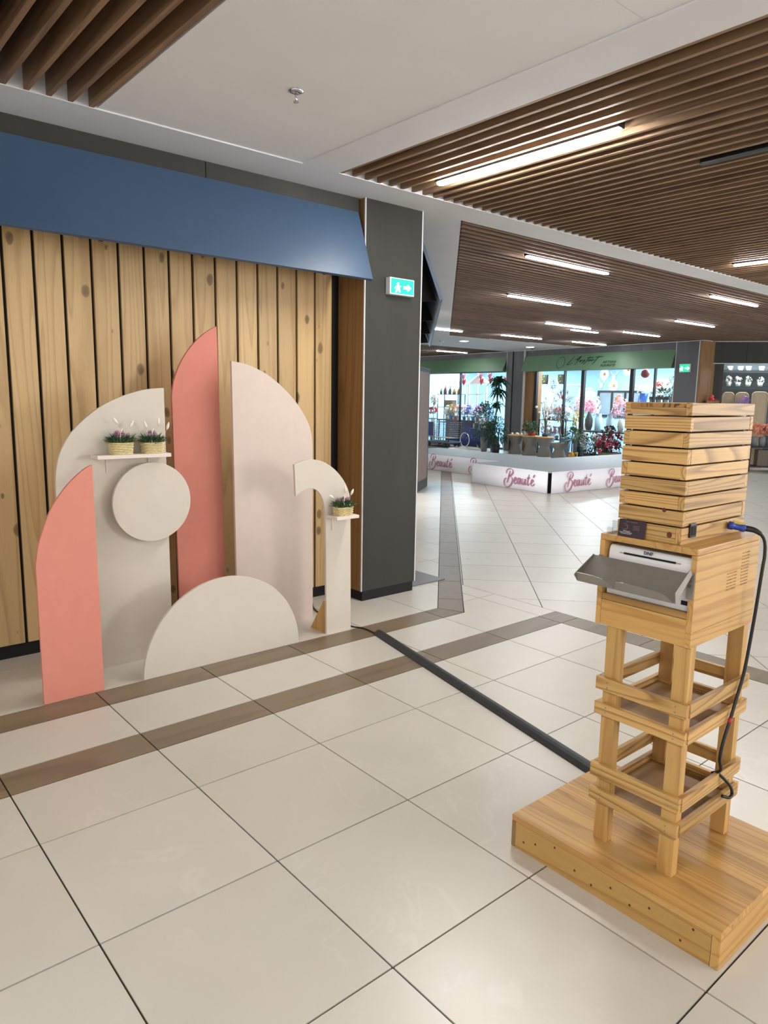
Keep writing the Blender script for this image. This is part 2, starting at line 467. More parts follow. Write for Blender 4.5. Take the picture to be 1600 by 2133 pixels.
def pix(x, y, z=0.0):
    d = Vector((x, y, z)) - CP
    zc = d.dot(Vector(RZ))
    if zc < 0.2: return None
    return (800 + 1497.3 * d.dot(Vector(RX)) / zc, 1066.5 + 1497.3 * d.dot(Vector(RY)) / zc)
floor = MB().box((-4, -6.6, -0.05), (21, 17.5, -0.005)).build('floor', MT['grout'])
tag(floor, 'pale stone-look tiled mall floor with brown border bands', 'floor', kind='structure')
vis = []; rest = []
for p, key in pieces:
    cx = sum(q[0] for q in p) / len(p); cy = sum(q[1] for q in p) / len(p)
    s = [pix(*q) for q in p + [(cx, cy)]]
    ok = any(t and -120 < t[0] < 1720 and 900 < t[1] < 2300 for t in s)
    hidden = (cy > 2.1 and cx < 3.3) or cx > 16
    (vis if ok and not hidden else rest).append((math.hypot(cx - CP.x, cy - CP.y), p, key, cx, cy))
vis.sort(key=lambda t: t[0])
rest += vis[285:]; vis = vis[:285]
shared = {}
for dist, p, key, cx, cy in vis:
    q = inset(p, 0.0034)
    if len(q) < 3: continue
    rel = tuple((round(a - cx, 3), round(b - cy, 3)) for a, b in q)
    nm = 'tile' if key == 'tile' else 'band_tile'
    if (rel, key) in shared:
        o = bpy.data.objects.new(nm, shared[(rel, key)]); COL.objects.link(o); o.parent = floor; o.location = (cx, cy, 0)
    else:
        mb = MB().prism([(a, b) for a, b in rel], -0.006, 0.0)
        o = mb.build(nm, MT[key], floor, loc=(cx, cy, 0)); shared[(rel, key)] = o.data
for key in ('tile', 'band', 'banddiag'):
    mb = MB()
    for dist, p, k, cx, cy in rest:
        if k != key: continue
        q = inset(p, 0.0034)
        if len(q) >= 3: mb.prism(q, -0.006, 0.0)
    if mb.v: tag(mb.build('tile_field' if key == 'tile' else 'band_tile_field', MT[key], floor), kind='stuff')

# ------------------------------------------------------------------ ceiling
ceil = MB()
TH = 0.22
for poly in ([(2.04, -6.6), (2.31, -6.6), (2.31, 1.372), (2.04, 1.372)],
             [(-4, 1.372), (14.5, 1.372), (14.5, 1.685), (-4, 1.685)],
             [(-4, 1.685), (3.40, 1.685), (3.40, 2.3), (-4, 2.3)],
             [(3.40, 1.685), (3.76, 1.685), (11.5, 9.425), (11.5, 11.9), (3.40, 11.9)],
             [(11.5, 9.425), (17.2, 9.0), (17.4, 12.0), (11.5, 11.9)]):
    ceil.prism(poly, HC, HC + TH)
ceil = ceil.build('ceiling', MT['border'])
tag(ceil, 'white plasterboard ceiling with borders around slatted wood fields', 'ceiling', kind='structure')
for y0, y1 in ((-6.6, -3.3), (-3.298, -0.9), (-0.898, 1.372)):
    MB().box((0.805, y0, HC + 0.008), (2.038, y1, HC + TH)).build('ceiling_panel', MT['plaster'], ceil)
MB().box((-4, -6.6, HC + TH), (21, 17.5, HC + TH + 0.05)).build('void_lining', MT['black'], ceil)

def raft(name, rng, axis, span, mat):
    r = MB().box((rng[0], span[0], HC + 0.15) if axis == 1 else (span[0], rng[0], HC + 0.15),
                 (rng[1], span[1], HC + 0.16) if axis == 1 else (span[1], rng[1], HC + 0.16)).build('slat_field', MT['black'], ceil)
    return r
SW, SH = 0.024, 0.115
# field above the left corner (slats run towards the display wall)
rA = raft('a', (-4, 0.80), 1, (-6.6, 1.37), None)
mesh = None
for k in range(20):
    x = 0.786 - 0.1 * k
    if mesh is None:
        o = MB().box((-SW / 2, -3.98, 0), (SW / 2, 3.98, SH)).build('slat', MT['slat'], rA); mesh = o.data
    else:
        o = bpy.data.objects.new('slat', mesh); COL.objects.link(o); o.parent = rA
    o.location = (x - SW / 2, -2.612, HC + 0.003)
# big field right of the border (slats run the same way)
LIGHTS_B = [(2.895, -0.257, 1.05), (7.08, -0.30, 1.0)]
rB = raft('b', (2.31, 14.5), 1, (-6.6, 1.37), None)
mesh = None
for k in range(108):
    x = 2.326 + 0.1035 * k
    if mesh is None:
        o = MB().box((-SW / 2, -3.98, 0), (SW / 2, 3.98, SH)).build('slat', MT['slat'], rB); mesh = o.data
    else:
        o = bpy.data.objects.new('slat', mesh); COL.objects.link(o); o.parent = rB
    o.location = (x, -2.612, HC + 0.003)
# far field, slats run across
def facx(y):
    return 16.08 + 0.1 * (y - 6.345) if y > 5.7 else 16.3 + (5.75 - y) * 0.757
rC = MB().prism([(3.77, 1.69), (19.2, 1.69), (16.35, 5.7), (16.35, 9.0), (11.5, 9.42)], HC + 0.15, HC + 0.16).build('slat_field', MT['black'], ceil)
for k in range(74):
    y = 1.74 + 0.104 * k
    if y > 9.40: break
    x0 = y + 2.085; x1 = min(facx(y), 19.0)
    if y > 9.0: x1 = 11.5 + (9.425 - y) / 0.425 * 5.7
    if x1 - x0 < 0.3: continue
    L = (x1 - x0) / 2
    MB().box((-L, -SW / 2, 0), (L, SW / 2, SH)).build('slat', MT['slatx'], rC, loc=((x0 + x1) / 2, y, HC + 0.003))
rD = MB().box((6, 11.9, HC + 0.15), (18.5, 17.4, HC + 0.16)).build('slat_field', MT['black'], ceil)
for k in range(44):
    y = 11.97 + 0.12 * k
    MB().box((-5.9, -SW / 2, 0), (5.9, SW / 2, SH)).build('slat', MT['slatx'], rD, loc=(12.2, y, HC + 0.003))

# luminaires recessed between the slats
def linear_light(c, L, axis, label, mat):
    t = thing('linear_light', label, 'light', (c[0], c[1], HC - 0.012), 0 if axis == 0 else math.pi / 2, 'linear lights recessed in the slatted ceiling')
    MB().box((-L / 2 - 0.02, -0.028, 0.004), (L / 2 + 0.02, 0.028, 0.075)).build('housing', MT['blackgloss'], t)
    MB().prism([(-L / 2, -0.024), (L / 2, -0.024), (L / 2 + 0.012, 0), (L / 2, 0.024), (-L / 2, 0.024), (-L / 2 - 0.012, 0)], -0.012, 0.004).build('diffuser', mat, t)
linear_light((2.895, 0.397), 1.307, 1, 'long glowing strip light in the near slatted ceiling, largest of all', MT['led'])
linear_light((7.08, 0.35), 1.30, 1, 'strip light cut by the right edge of the photo below the white ceiling beam', MT['led'])
for x, y in ((-1.4, -1.6), (-1.4, -4.4), (2.895, -4.8), (7.08, -4.8)):
    linear_light((x, y), 1.3, 1, 'strip light in the slatted ceiling behind the viewer', MT['led'])
FL = [((5.93, 2.195), 'nearest strip light in the far slatted ceiling, beyond the white beam'),
      ((9.77, 2.19), 'strip light at the far right under the beam, nearest on that side'),
      ((7.92, 4.095), 'strip light in second row of the far ceiling, left one'),
      ((12.29, 4.01), 'strip light in second row of the far ceiling, right one'),
      ((11.2, 5.95), 'strip light in third row of the far ceiling, left one'),
      ((13.58, 5.81), 'strip light in third row of the far ceiling, right one'),
      ((10.08, 8.35), 'strip light in fourth row, half hidden behind the dark blue awning tip'),
      ((12.6, 8.21), 'strip light in fourth row, above the gap between the two green signs'),
      ((15.1, 8.11), 'strip light in fourth row, closest to the lettered green sign')]
for c, lb in FL: linear_light(c, 1.38, 0, lb, MT['ledfar'])
linear_light((12.28, 6.33), 0.9, 0, 'short strip light beside the left strip of the third row', MT['ledfar'])
linear_light((15.58, 13.32), 1.3, 0, 'furthest strip light, beyond the white strip with two downlights', MT['ledfar'])
t = tag(MB().box((3.762, -2.2, HC - 0.006), (3.802, -0.26, HC + 0.05)).build('ceiling_track', MT['blackgloss']), 'unlit black recessed track in the slatted ceiling', 'track')
for (x, y), lb in (((12.75, 10.15), 'round downlight nearer the dark blue awning tip'), ((15.35, 10.15), 'round downlight nearer the lettered green sign')):
    t = thing('downlight', lb + ' in the far white strip', 'light', (x, y, HC - 0.012), 0, 'round downlights')
    MB().lathe([(0.13, 0.012), (0.13, 0.0), (0.105, 0.0), (0.105, 0.01)], n=20).build('rim', MT['trim'], t)
    MB().lathe([(0.10, -0.002), (0.10, 0.012)], n=20).build('lens', MT['downlight'], t)

def sprinkler(x, y, z, lb, s=1.0):
    t = thing('sprinkler', lb, 'sprinkler', (x, y, z), 0, 'ceiling sprinklers')
    MB().lathe([(0.034 * s, 0.0), (0.038 * s, -0.004 * s), (0.02 * s, -0.012 * s), (0.010 * s, -0.013 * s)], n=20).build('rosette', MT['chrome'], t, True)
    MB().lathe([(0.006 * s, -0.012 * s), (0.004 * s, -0.03 * s), (0.005 * s, -0.048 * s)], n=10).build('nozzle', MT['chrome'], t, True)
    MB().lathe([(0.004 * s, -0.047 * s), (0.013 * s, -0.048 * s), (0.013 * s, -0.051 * s), (0.003 * s, -0.052 * s)], n=14).build('deflector', MT['chrome'], t)
sprinkler(1.425, 0.519, HC + 0.008, 'chrome fire sprinkler in the plain white ceiling panel')
sprinkler(12.4, 10.6, HC, 'tiny sprinkler in the far white strip, left of the downlights', 2.0)
sprinkler(15.9, 10.5, HC, 'tiny sprinkler in the far white strip, right of the downlights', 2.0)

# ------------------------------------------------------------------ left wall with planks, fascia, awning
wl = MB().box((-4, 2.022, 0.0), (2.80, 2.30, HC)).build('wall_left', MT['black'])
tag(wl, 'wall clad in knotty vertical pine planks with black gaps', 'wall', kind='structure')
gx = [0.472 + 0.1612 * k for k in range(15)]
pm = None
for k in range(-20, 14):
    cx = 0.472 + 0.1612 * (k + 0.5)
    if cx > 2.70: continue
    if pm is None:
        o = MB().box((-0.0716, -0.011, 0.0), (0.0716, 0.011, 2.80)).build('plank', MT['plank'], wl, bevel=0.0015); pm = o.data
    else:
        o = bpy.data.objects.new('plank', pm); COL.objects.link(o); o.parent = wl
    o.location = (cx, 2.011, 0.082)
bl = MB().box((-4, 2.010, 0.0), (2.79, 2.021, 0.078)).build('baseboard_left', MT['black'])
tag(bl, 'black baseboard under the pine planks', 'baseboard', kind='structure')
for a, b in ((-4, -2.6), (-2.596, -0.9), (-0.896, 1.574), (1.579, 2.768)):
    MB().box((a, 1.74, 2.52), (b, 2.02, HC)).build('fascia_panel', MT['concrete'], wl)

def awning(name, label, mat, L, top, bottom, thick=0.026):
    """tilted panel; local x along the wall, -y away from it"""
    t = thing(name, label, 'awning')
    (y0, z0), (y1, z1) = top, bottom
    d = Vector((0, y1 - y0, z1 - z0)); n = Vector((0, d.z, -d.y)).normalized() * thick
    if n.y < 0: n = -n
    vs = []
    for x in (0, L):
        vs += [(x, y0, z0), (x, y1, z1), (x, y1 + n.y, z1 + n.z), (x, y0 + n.y, z0 + n.z)]
    MB().add(vs, [(0, 1, 2, 3), (7, 6, 5, 4), (0, 4, 5, 1), (1, 5, 6, 2), (2, 6, 7, 3), (3, 7, 4, 0)]).build('panel', mat, t, bevel=0.002)
    k = max(2, int(L / 1.2))
    for i in range(k):
        mb = MB()
        x = 0.3 + (L - 0.6) * i / max(1, k - 1)
        mb.add([(x, y0 + 0.02, z0 - 0.06), (x, y0 + 0.02, z1 + 0.02), (x, y1 + 0.045, z1 + 0.03),
                (x + 0.02, y0 + 0.02, z0 - 0.06), (x + 0.02, y0 + 0.02, z1 + 0.02), (x + 0.02, y1 + 0.045, z1 + 0.03)],
               [(0, 1, 2), (5, 4, 3), (0, 3, 4, 1), (1, 4, 5, 2), (2, 5, 3, 0)])
        mb.build('bracket', MT['black'], t)
    return t
aw = awning('wall_awning', 'blank slate blue slanted awning panel above the pine plank wall', MT['blue'], 6.75, (1.722, 2.868), (1.549, 2.388))
aw.location = (-4.0, 0, 0)

# pillar at the end of the plank wall
px0, px1, pyf = 2.787, 3.352, 1.692
pil = empty('wall_pillar', (0, 0, 0))
tag(pil, 'grey concrete clad pillar with oak veneer side and white edge strips', 'pillar', kind='structure')
MB().box((px0 + 0.012, pyf + 0.012, 0.076), (px1 - 0.012, 2.05, HC)).build('core', MT['oakpanel'], pil)
MB().box((px0 + 0.008, pyf, 0.076), (px1 - 0.008, pyf + 0.012, HC)).build('concrete_face', MT['concrete'], pil)
MB().box((px0, pyf + 0.008, 0.076), (px0 + 0.012, 2.0, HC)).build('oak_side', MT['oakpanel'], pil)
MB().box((px1 - 0.012, pyf + 0.008, 0.076), (px1, 2.05, HC)).build('concrete_side', MT['concrete'], pil)
MB().box((px0 - 0.001, pyf - 0.003, 0.076), (px0 + 0.008, pyf + 0.008, HC)).build('edge_strip', MT['trim'], pil)
MB().box((px1 - 0.008, pyf - 0.003, 0.076), (px1 + 0.003, pyf + 0.010, HC)).build('edge_strip', MT['trim'], pil)
MB().box((px0 + 0.01, pyf - 0.002, 0.0), (px1 - 0.025, 2.04, 0.076)).build('plinth', MT['black'], pil)

def exit_sign(label, x, y, z, w, h, rz, dth=0.05):
    t = thing('exit_sign', label, 'sign', (x, y, z), rz)
    MB().box((-w / 2, -dth, 0), (w / 2, 0, h)).build('housing', MT['trim'], t, bevel=0.004)
    MB().box((-w / 2 + 0.012, -dth - 0.002, 0.010), (w / 2 - 0.010, -dth + 0.002, h - 0.008)).build('lit_panel', MT['exitgreen'], t)
    mb = MB(); y1 = -dth - 0.004
    fn = lambda a, b, c: (a, c, b)
    s = h / 0.12
    cx = -0.045 * s
    fig = [[(-.012, .078), (.0, .090), (.012, .078), (.0, .066)], [(-.016, .062), (.012, .066), (.018, .040), (-.008, .038)],
           [(-.010, .040), (.004, .040), (-.012, .018), (-.024, .018)], [(.004, .042), (.018, .042), (.026, .020), (.014, .018)],
           [(-.016, .062), (-.008, .056), (-.026, .040), (-.032, .046)], [(.012, .064), (.014, .056), (.030, .058), (.030, .066)]]
    for f in fig: mb.prism([(cx + a * s, b * s) for a, b in f], y1 - 0.001, y1 + 0.002, fn)
    mb.build('figure_symbol', MT['exitwhite'], t); mb = MB()
    ax = 0.045 * s
    for f in ([(-.035, .046), (.005, .046), (.005, .066), (-.035, .066)], [(.005, .030), (.040, .056), (.005, .082)]):
        mb.prism([(ax + a * s, b * s) for a, b in f], y1 - 0.001, y1 + 0.002, fn)
    mb.build('arrow_symbol', MT['exitwhite'], t)
exit_sign('lit green emergency exit sign on the near concrete pillar', 3.108, 1.690, 2.322, 0.243, 0.122, 0)

# bulkhead and second awning along the diagonal shopfront behind the pillar
da = math.atan2(0.731, 0.682)
bh = MB()
bh.M = Matrix.Translation((3.62, 1.965, 0)) @ Matrix.Rotation(da, 4, 'Z')
bh.box((-0.35, 0.02, 2.36), (5.75, 0.22, HC))
bh = bh.build('wall_back', MT['black'])
tag(bh, 'black bulkhead above the shopfront behind the concrete pillar', 'wall', kind='structure')
for nm, lb, bx in (('wall_side_back', 'cream back wall inside the shop behind the concrete pillar', ((-0.1, 3.4, 0), (6.0, 3.5, HC))), ('wall_side_end', 'cream end wall of the shop behind the concrete pillar', ((5.9, 0.45, 0), (6.0, 3.4, HC)))):
    mb = MB(); mb.M = Matrix.Translation((3.62, 1.965, 0)) @ Matrix.Rotation(da, 4, 'Z'); mb.box(*bx)
    tag(mb.build(nm, MT['cream']), lb, 'wall', kind='structure')
aw2 = awning('wall_awning', 'dark blue slanted awning seen end-on behind the concrete pillar', MT['blue'], 5.55, (0.01, 2.852), (-0.165, 2.378))
aw2.location = (3.66, 2.0, 0); aw2.rotation_euler = (0, 0, da)
ms = thing('menu_shelf', 'thin white shelf edges in the dark under the end-on awning', 'shelf', (3.62, 1.965, 0), da)
for k, (z, x) in enumerate(((2.335, 1.0), (2.30, 2.2), (2.27, 3.2))):
    MB().box((x - 0.1, 0.02, z), (x + 0.5, 0.14, z + 0.012)).build('shelf_board', MT['trim'], ms)
    MB().box((x, 0.05, z), (x + 0.02, 0.09, 2.37)).build('hanger', MT['black'], ms)

# floor plate and poster totem
t = tag(MB().box((3.30, 1.77, 0.0), (3.788, 2.19, 0.010)).build('floor_plate', MT['plate'], bevel=0.002), 'flat grey steel base plate on the floor beside the concrete pillar', 'base plate')
tz = math.atan2(6.678 - 6.157, 8.271 - 7.54)
tt = thing('poster_stand', 'tall black framed poster stand with taupe print beyond the pillar', 'poster stand', (8.271, 6.678, 0), tz)
MB().box((-1.0, 0.0, 0.0), (0.0, 0.09, 2.06)).build('frame', MT['blackgloss'], tt, bevel=0.004)
ps = MB().box((-0.97, -0.004, 0.17), (-0.085, 0.002, 1.99)).build('poster', MT['poster'], tt)
mb = MB()
for i in range(26):
    zz = 1.75 - i * 0.058
    mb.box((-0.84, -0.006, zz), (-0.20 - 0.2 * ((i * 7) % 5) / 5, -0.003, zz + 0.014))
mb.build('print_line', MT['posterink'], ps)

# ------------------------------------------------------------------ display backdrop panels
def panel(name, label, pts, yf, mat, th=0.018, cat='backdrop panel', smooth_pts=None):
    t = thing(name, label, cat, (0, yf, 0))
    MB().prism(pts, 0.0, th, lambda a, b, c: (a, c, b)).build('board', mat, t, bevel=0.0015)
    return t
def foot(t, x, h=0.30, d=0.20, y0=0.018):
    MB().prism([(y0, 0.0), (y0 + d, 0.0), (y0 + 0.02, h), (y0, h)], x - 0.015, x + 0.015, lambda a, b, c: (c, a, b)).build('brace', MT['pinez'], t)
def curve2(P, n=5): return [(p.x, p.y) for p in crspline([(a, b, 0) for a, b in P], n)]

arc = curve2([(0.345, 0.725), (0.358, 0.80), (0.376, 0.865), (0.427, 0.993), (0.488, 1.082), (0.537, 1.136), (0.598, 1.187), (0.638, 1.207)])
p = panel('backdrop_panel', 'short coral painted panel with curved top, front left', [(0.345, 0), (0.646, 0), (0.640, 1.207)] + arc[::-1][1:], 1.20, MT['coral']); foot(p, 0.5)
arc = curve2([(0.548, 1.0), (0.547, 1.06), (0.553, 1.143), (0.574, 1.235), (0.619, 1.324), (0.685, 1.401), (0.791, 1.486), (0.912, 1.547), (1.05, 1.589), (1.168, 1.602)])
p_left = panel('backdrop_panel', 'wide cream quarter-round panel carrying the long shelf with two baskets', [(0.548, 0), (1.174, 0)] + arc[::-1], 1.515, MT['cream']); foot(p_left, 0.85)
arc = curve2([(1.308, 1.49), (1.309, 1.565), (1.333, 1.674), (1.389, 1.789), (1.47, 1.889), (1.545, 1.952), (1.618, 1.994)])
p = panel('backdrop_panel', 'tallest coral painted panel, narrow with pointed curved top, against the planks', [(1.320, 0), (1.650, 0)] + arc[::-1], 1.72, MT['coral2']); foot(p, 1.5)
arc = curve2([(1.645, 1.777), (1.77, 1.756), (1.911, 1.697), (2.039, 1.607), (2.133, 1.516), (2.211, 1.409), (2.247, 1.32), (2.258, 1.23)])
p = panel('backdrop_panel', 'wide blush panel with rounded right shoulder behind the hook shape', [(1.660, 0)] + arc + [(2.262, 0)][::1], 1.585, MT['blush'], 0.02); foot(p, 1.9)
semi = [(1.375 + 0.511 * math.cos(a * math.pi / 48), 0.511 * math.sin(a * math.pi / 48)) for a in range(49)]
p = panel('backdrop_panel', 'low cream half circle panel standing on the floor in front', semi, 1.20, MT['cream']); foot(p, 1.37, 0.25)
outer = curve2([(1.87, 1.147), (1.935, 1.168), (2.01, 1.173), (2.094, 1.153), (2.18, 1.102), (2.253, 1.027), (2.298, 0.947), (2.311, 0.879), (2.315, 0.765)])
inner = curve2([(1.88, 0.948), (1.942, 0.983), (1.997, 0.990), (2.046, 0.970), (2.085, 0.918), (2.103, 0.849), (2.111, 0.753)])
p_hook = panel('backdrop_panel', 'cream hook shaped panel with one small shelf, next to the pillar', outer + [(2.325, 0), (2.122, 0)] + inner[::-1], 1.222, MT['cream']); foot(p_hook, 2.137, 0.22, 0.17)
t = thing('round_disc', 'cream round disc mounted in front of the quarter-round panel', 'disc', (1.0525, 1.448, 0.953))
MB().prism([(0.231 * math.cos(a * math.pi / 32), 0.228 * math.sin(a * math.pi / 32)) for a in range(64)], 0.0, 0.02, lambda a, b, c: (a, c, b)).build('board', MT['cream'], t, bevel=0.0015)
MB().prism([(0.05 * math.cos(a * math.pi / 8), 0.05 * math.sin(a * math.pi / 8)) for a in range(16)], 0.02, 0.067, lambda a, b, c: (a, c, b)).build('standoff', MT['pinez'], t)

def shelf(p, x0, x1, y0, y1, z, th, bx):
    yf = p.location.y
    s = MB().box((x0, y0 - yf, z - th), (x1, y1 - yf, z)).build('shelf', MT['shelfwhite'], p, bevel=0.002)
    for x in bx:
        MB().tube([(x, y1 - yf - 0.004, z - th - 0.085), (x, y1 - yf - 0.004, z - th - 0.003), (x, y0 - yf + 0.03, z - th - 0.003)], 0.0035, 6).build('bracket', MT['shelfwhite'], s)
shelf(p_left, 0.735, 1.150, 1.400, 1.514, 1.234, 0.021, (0.82, 1.06))
shelf(p_hook, 2.113, 2.292, 1.100, 1.221, 0.808, 0.020, (2.16,))

def basket(label, x, y, z, w, d, h, seed, tails):
    rnd = random.Random(seed)
    t = thing('flower_basket', label, 'flower basket', (x, y, z))
    # woven body: wavy rings in alternating phase plus stakes
    n = 48; rows = 7; mb = MB()
    def ring(a, k, rr):
        ph = math.pi * (k % 2)
        fl = 0.93 + 0.07 * (k / (rows - 1))
        ww = 1 + 0.05 * math.cos(a * 10 + ph)
        ex = 4.0
        ca, sa = math.cos(a), math.sin(a)
        den = (abs(ca) ** ex + abs(sa) ** ex) ** (1 / ex)
        return (ca / den * w / 2 * fl * ww, sa / den * d / 2 * fl * ww)
    hr = h / rows
    for k in range(rows):
        pts = []
        for i in range(n):
            a = 2 * math.pi * i / n
            q = ring(a, k, 0); pts.append((q[0], q[1], hr * (k + 0.5)))
        mb.tube(pts, hr * 0.47, 6, closed=True)
    body = mb.build('weave', MT['wicker'], t, True)
    MB().prism([(ring(2 * math.pi * i / n, 0, 0)[0] * 0.9, ring(2 * math.pi * i / n, 0, 0)[1] * 0.9) for i in range(n)], 0.002, h * 0.85).build('filling', MT['leafdark'], t)
    hp = [(0, -d * 0.42, h * 0.6), (0.002, -d * 0.43, h + 0.03), (0, -d * 0.25, h + 0.062), (0, 0, h + 0.072), (0, d * 0.25, h + 0.062), (0, d * 0.43, h + 0.03), (0, d * 0.42, h * 0.6)]
    hpt = [Vector((q[1] * 0.62 + w * 0.10, q[0] + q[1] * 0.78, q[2])) for q in hp]
    MB().tube(crspline(hpt, 5), 0.0028, 6).build('handle', MT['shelfwhite'], t, True)
    mb = MB()
    for i in range(210):
        a = rnd.uniform(0, 6.283); r = math.sqrt(rnd.random())
        px, py = math.cos(a) * r * w * 0.54, math.sin(a) * r * d * 0.5
        el = rnd.uniform(0.1, 1.2)
        dd = Vector((math.cos(a) * math.cos(el) + rnd.uniform(-.3, .3), math.sin(a) * math.cos(el) + rnd.uniform(-.3, .3), math.sin(el)))
        mb.leaf((px, py, h * 0.85 + rnd.uniform(0, 0.026)), dd, rnd.uniform(0.034, 0.062), rnd.uniform(0.003, 0.0055), droop=0.1)
    tag(mb.build('foliage', MT['leaf'], t), kind='stuff')
    for i in range(10):
        a = rnd.uniform(0, 6.283); r = rnd.uniform(0.1, 1.0)
        px, py, pz = math.cos(a) * r * w * 0.48, math.sin(a) * r * d * 0.45 - 0.004, h + rnd.uniform(0.018, 0.050)
        mb = MB()
        for k in range(12):
            aa = k * 2.4; el = 0.15 + 0.11 * k
            mb.leaf((px, py, pz), (math.cos(aa) * math.cos(el), math.sin(aa) * math.cos(el), math.sin(el)), 0.021, 0.0065, droop=0)
        mb.build('flower', MT['mauve'], t)
    for (tx, tz_, lx) in tails:
        b = Vector((tx, 0, tz_)); dirv = Vector((lx, -0.05, 1)).normalized()
        MB().tube([(tx * 0.6, 0, h * 0.8), b], 0.0008, 5).build('stem', MT['bunny'], t)
        MB().tube([b + dirv * (0.046 * k / 6) for k in range(7)], [0.002, 0.0062, 0.0085, 0.0085, 0.007, 0.005, 0.0015], 8).build('seed_head', MT['bunny'], t, True)
basket('wicker basket of flowers on the long shelf, left one', 0.883, 1.456, 1.234, 0.120, 0.085, 0.066, 3, [(-0.012, 0.165, -0.7), (0.052, 0.145, 0.6)])
basket('wicker basket of flowers on the long shelf, right one by the panel edge', 1.062, 1.456, 1.234, 0.114, 0.085, 0.062, 8, [(-0.028, 0.140, -0.4), (0.040, 0.155, 0.05), (0.09, 0.13, 0.3)])
basket('wicker basket of flowers on the small hook panel shelf', 2.203, 1.158, 0.808, 0.122, 0.085, 0.056, 14, [(-0.075, 0.115, -1.6), (0.018, 0.145, -0.1), (0.062, 0.125, 0.5)])

# thin black lead on the floor and the cable cover
pts = crspline([(2.45, 1.86, 0.005), (2.38, 1.74, 0.005), (2.345, 1.60, 0.005), (2.36, 1.42, 0.005), (2.345, 1.25, 0.005), (2.385, 1.145, 0.005), (2.375, 1.0, 0.006)], 6)
tag(MB().tube(pts, 0.005, 8).build('power_lead', MT['cable'], None, True), 'thin black lead on the floor running from behind the panels to the cable cover', 'cable')
cv = thing('cable_cover', 'long dark rubber cable cover lying across the floor tiles', 'cable cover', (2.40, 1.015, 0))
A0 = Vector((2.40, 1.015)); A1 = Vector((1.945, -1.045)); dv = (A1 - A0); LL = dv.length; dv.normalize()
cv.rotation_euler = (0, 0, math.atan2(dv.y, dv.x))
prof = [(-0.040, 0.0), (-0.036, 0.008), (-0.022, 0.022), (-0.008, 0.029), (0.008, 0.029), (0.022, 0.022), (0.036, 0.008), (0.040, 0.0)]
for a, b in ((0.0, 1.03), (1.034, LL)):
    MB().prism(prof, a, b, lambda u, v, c: (c, u, v)).build('segment', MT['rubber'], cv, bevel=0.001)

# ------------------------------------------------------------------ wooden photo booth
bx0, bx1, by0, by1, bh_ = 1.294, 1.895, -1.788, -1.045, 0.120
pf = thing('wooden_platform', 'low varnished pine platform carrying the photo printer stand', 'platform')
np_ = 9
for k in range(np_):
    a = bx0 + (bx1 - bx0) * k / np_; b = bx0 + (bx1 - bx0) * (k + 1) / np_
    MB().box((-(b - a) / 2 + 0.0004, by0, bh_ - 0.022), ((b - a) / 2 - 0.0004, by1, bh_)).build('plank', MT['piney'], pf, loc=((a + b) / 2, 0, 0), bevel=0.0012)
MB().box((bx0, by0 + 0.026, 0.0), (bx0 + 0.020, by1 - 0.018, bh_ - 0.0225)).build('front_board', MT['piney'], pf, bevel=0.001)
MB().box((bx1 - 0.020, by0 + 0.026, 0.0), (bx1, by1 - 0.018, bh_ - 0.0225)).build('back_board', MT['piney'], pf, bevel=0.001)
MB().box((bx0, by0, 0.0), (bx1, by0 + 0.0255, bh_ - 0.0225)).build('side_board', MT['pine'], pf, bevel=0.003)
MB().box((bx0, by1 - 0.0175, 0.0), (bx1, by1, bh_ - 0.0225)).build('side_board', MT['ply'], pf, bevel=0.003)
kn = MB()
rk = random.Random(2)
for i in range(10):
    yy = by0 + 0.06 + i * 0.07 + rk.uniform(-.02, .02); zz = rk.uniform(0.02, 0.085)
    kn.prism([(yy + 0.004 * math.cos(a), zz + 0.0045 * math.sin(a)) for a in [j * 0.785 for j in range(8)]], bx0 - 0.0004, bx0 + 0.001, lambda a, b, c: (c, a, b))
tag(kn.build('knot', paint('dark_knot', srgb(84, 50, 26), 0.6), pf), kind='stuff')

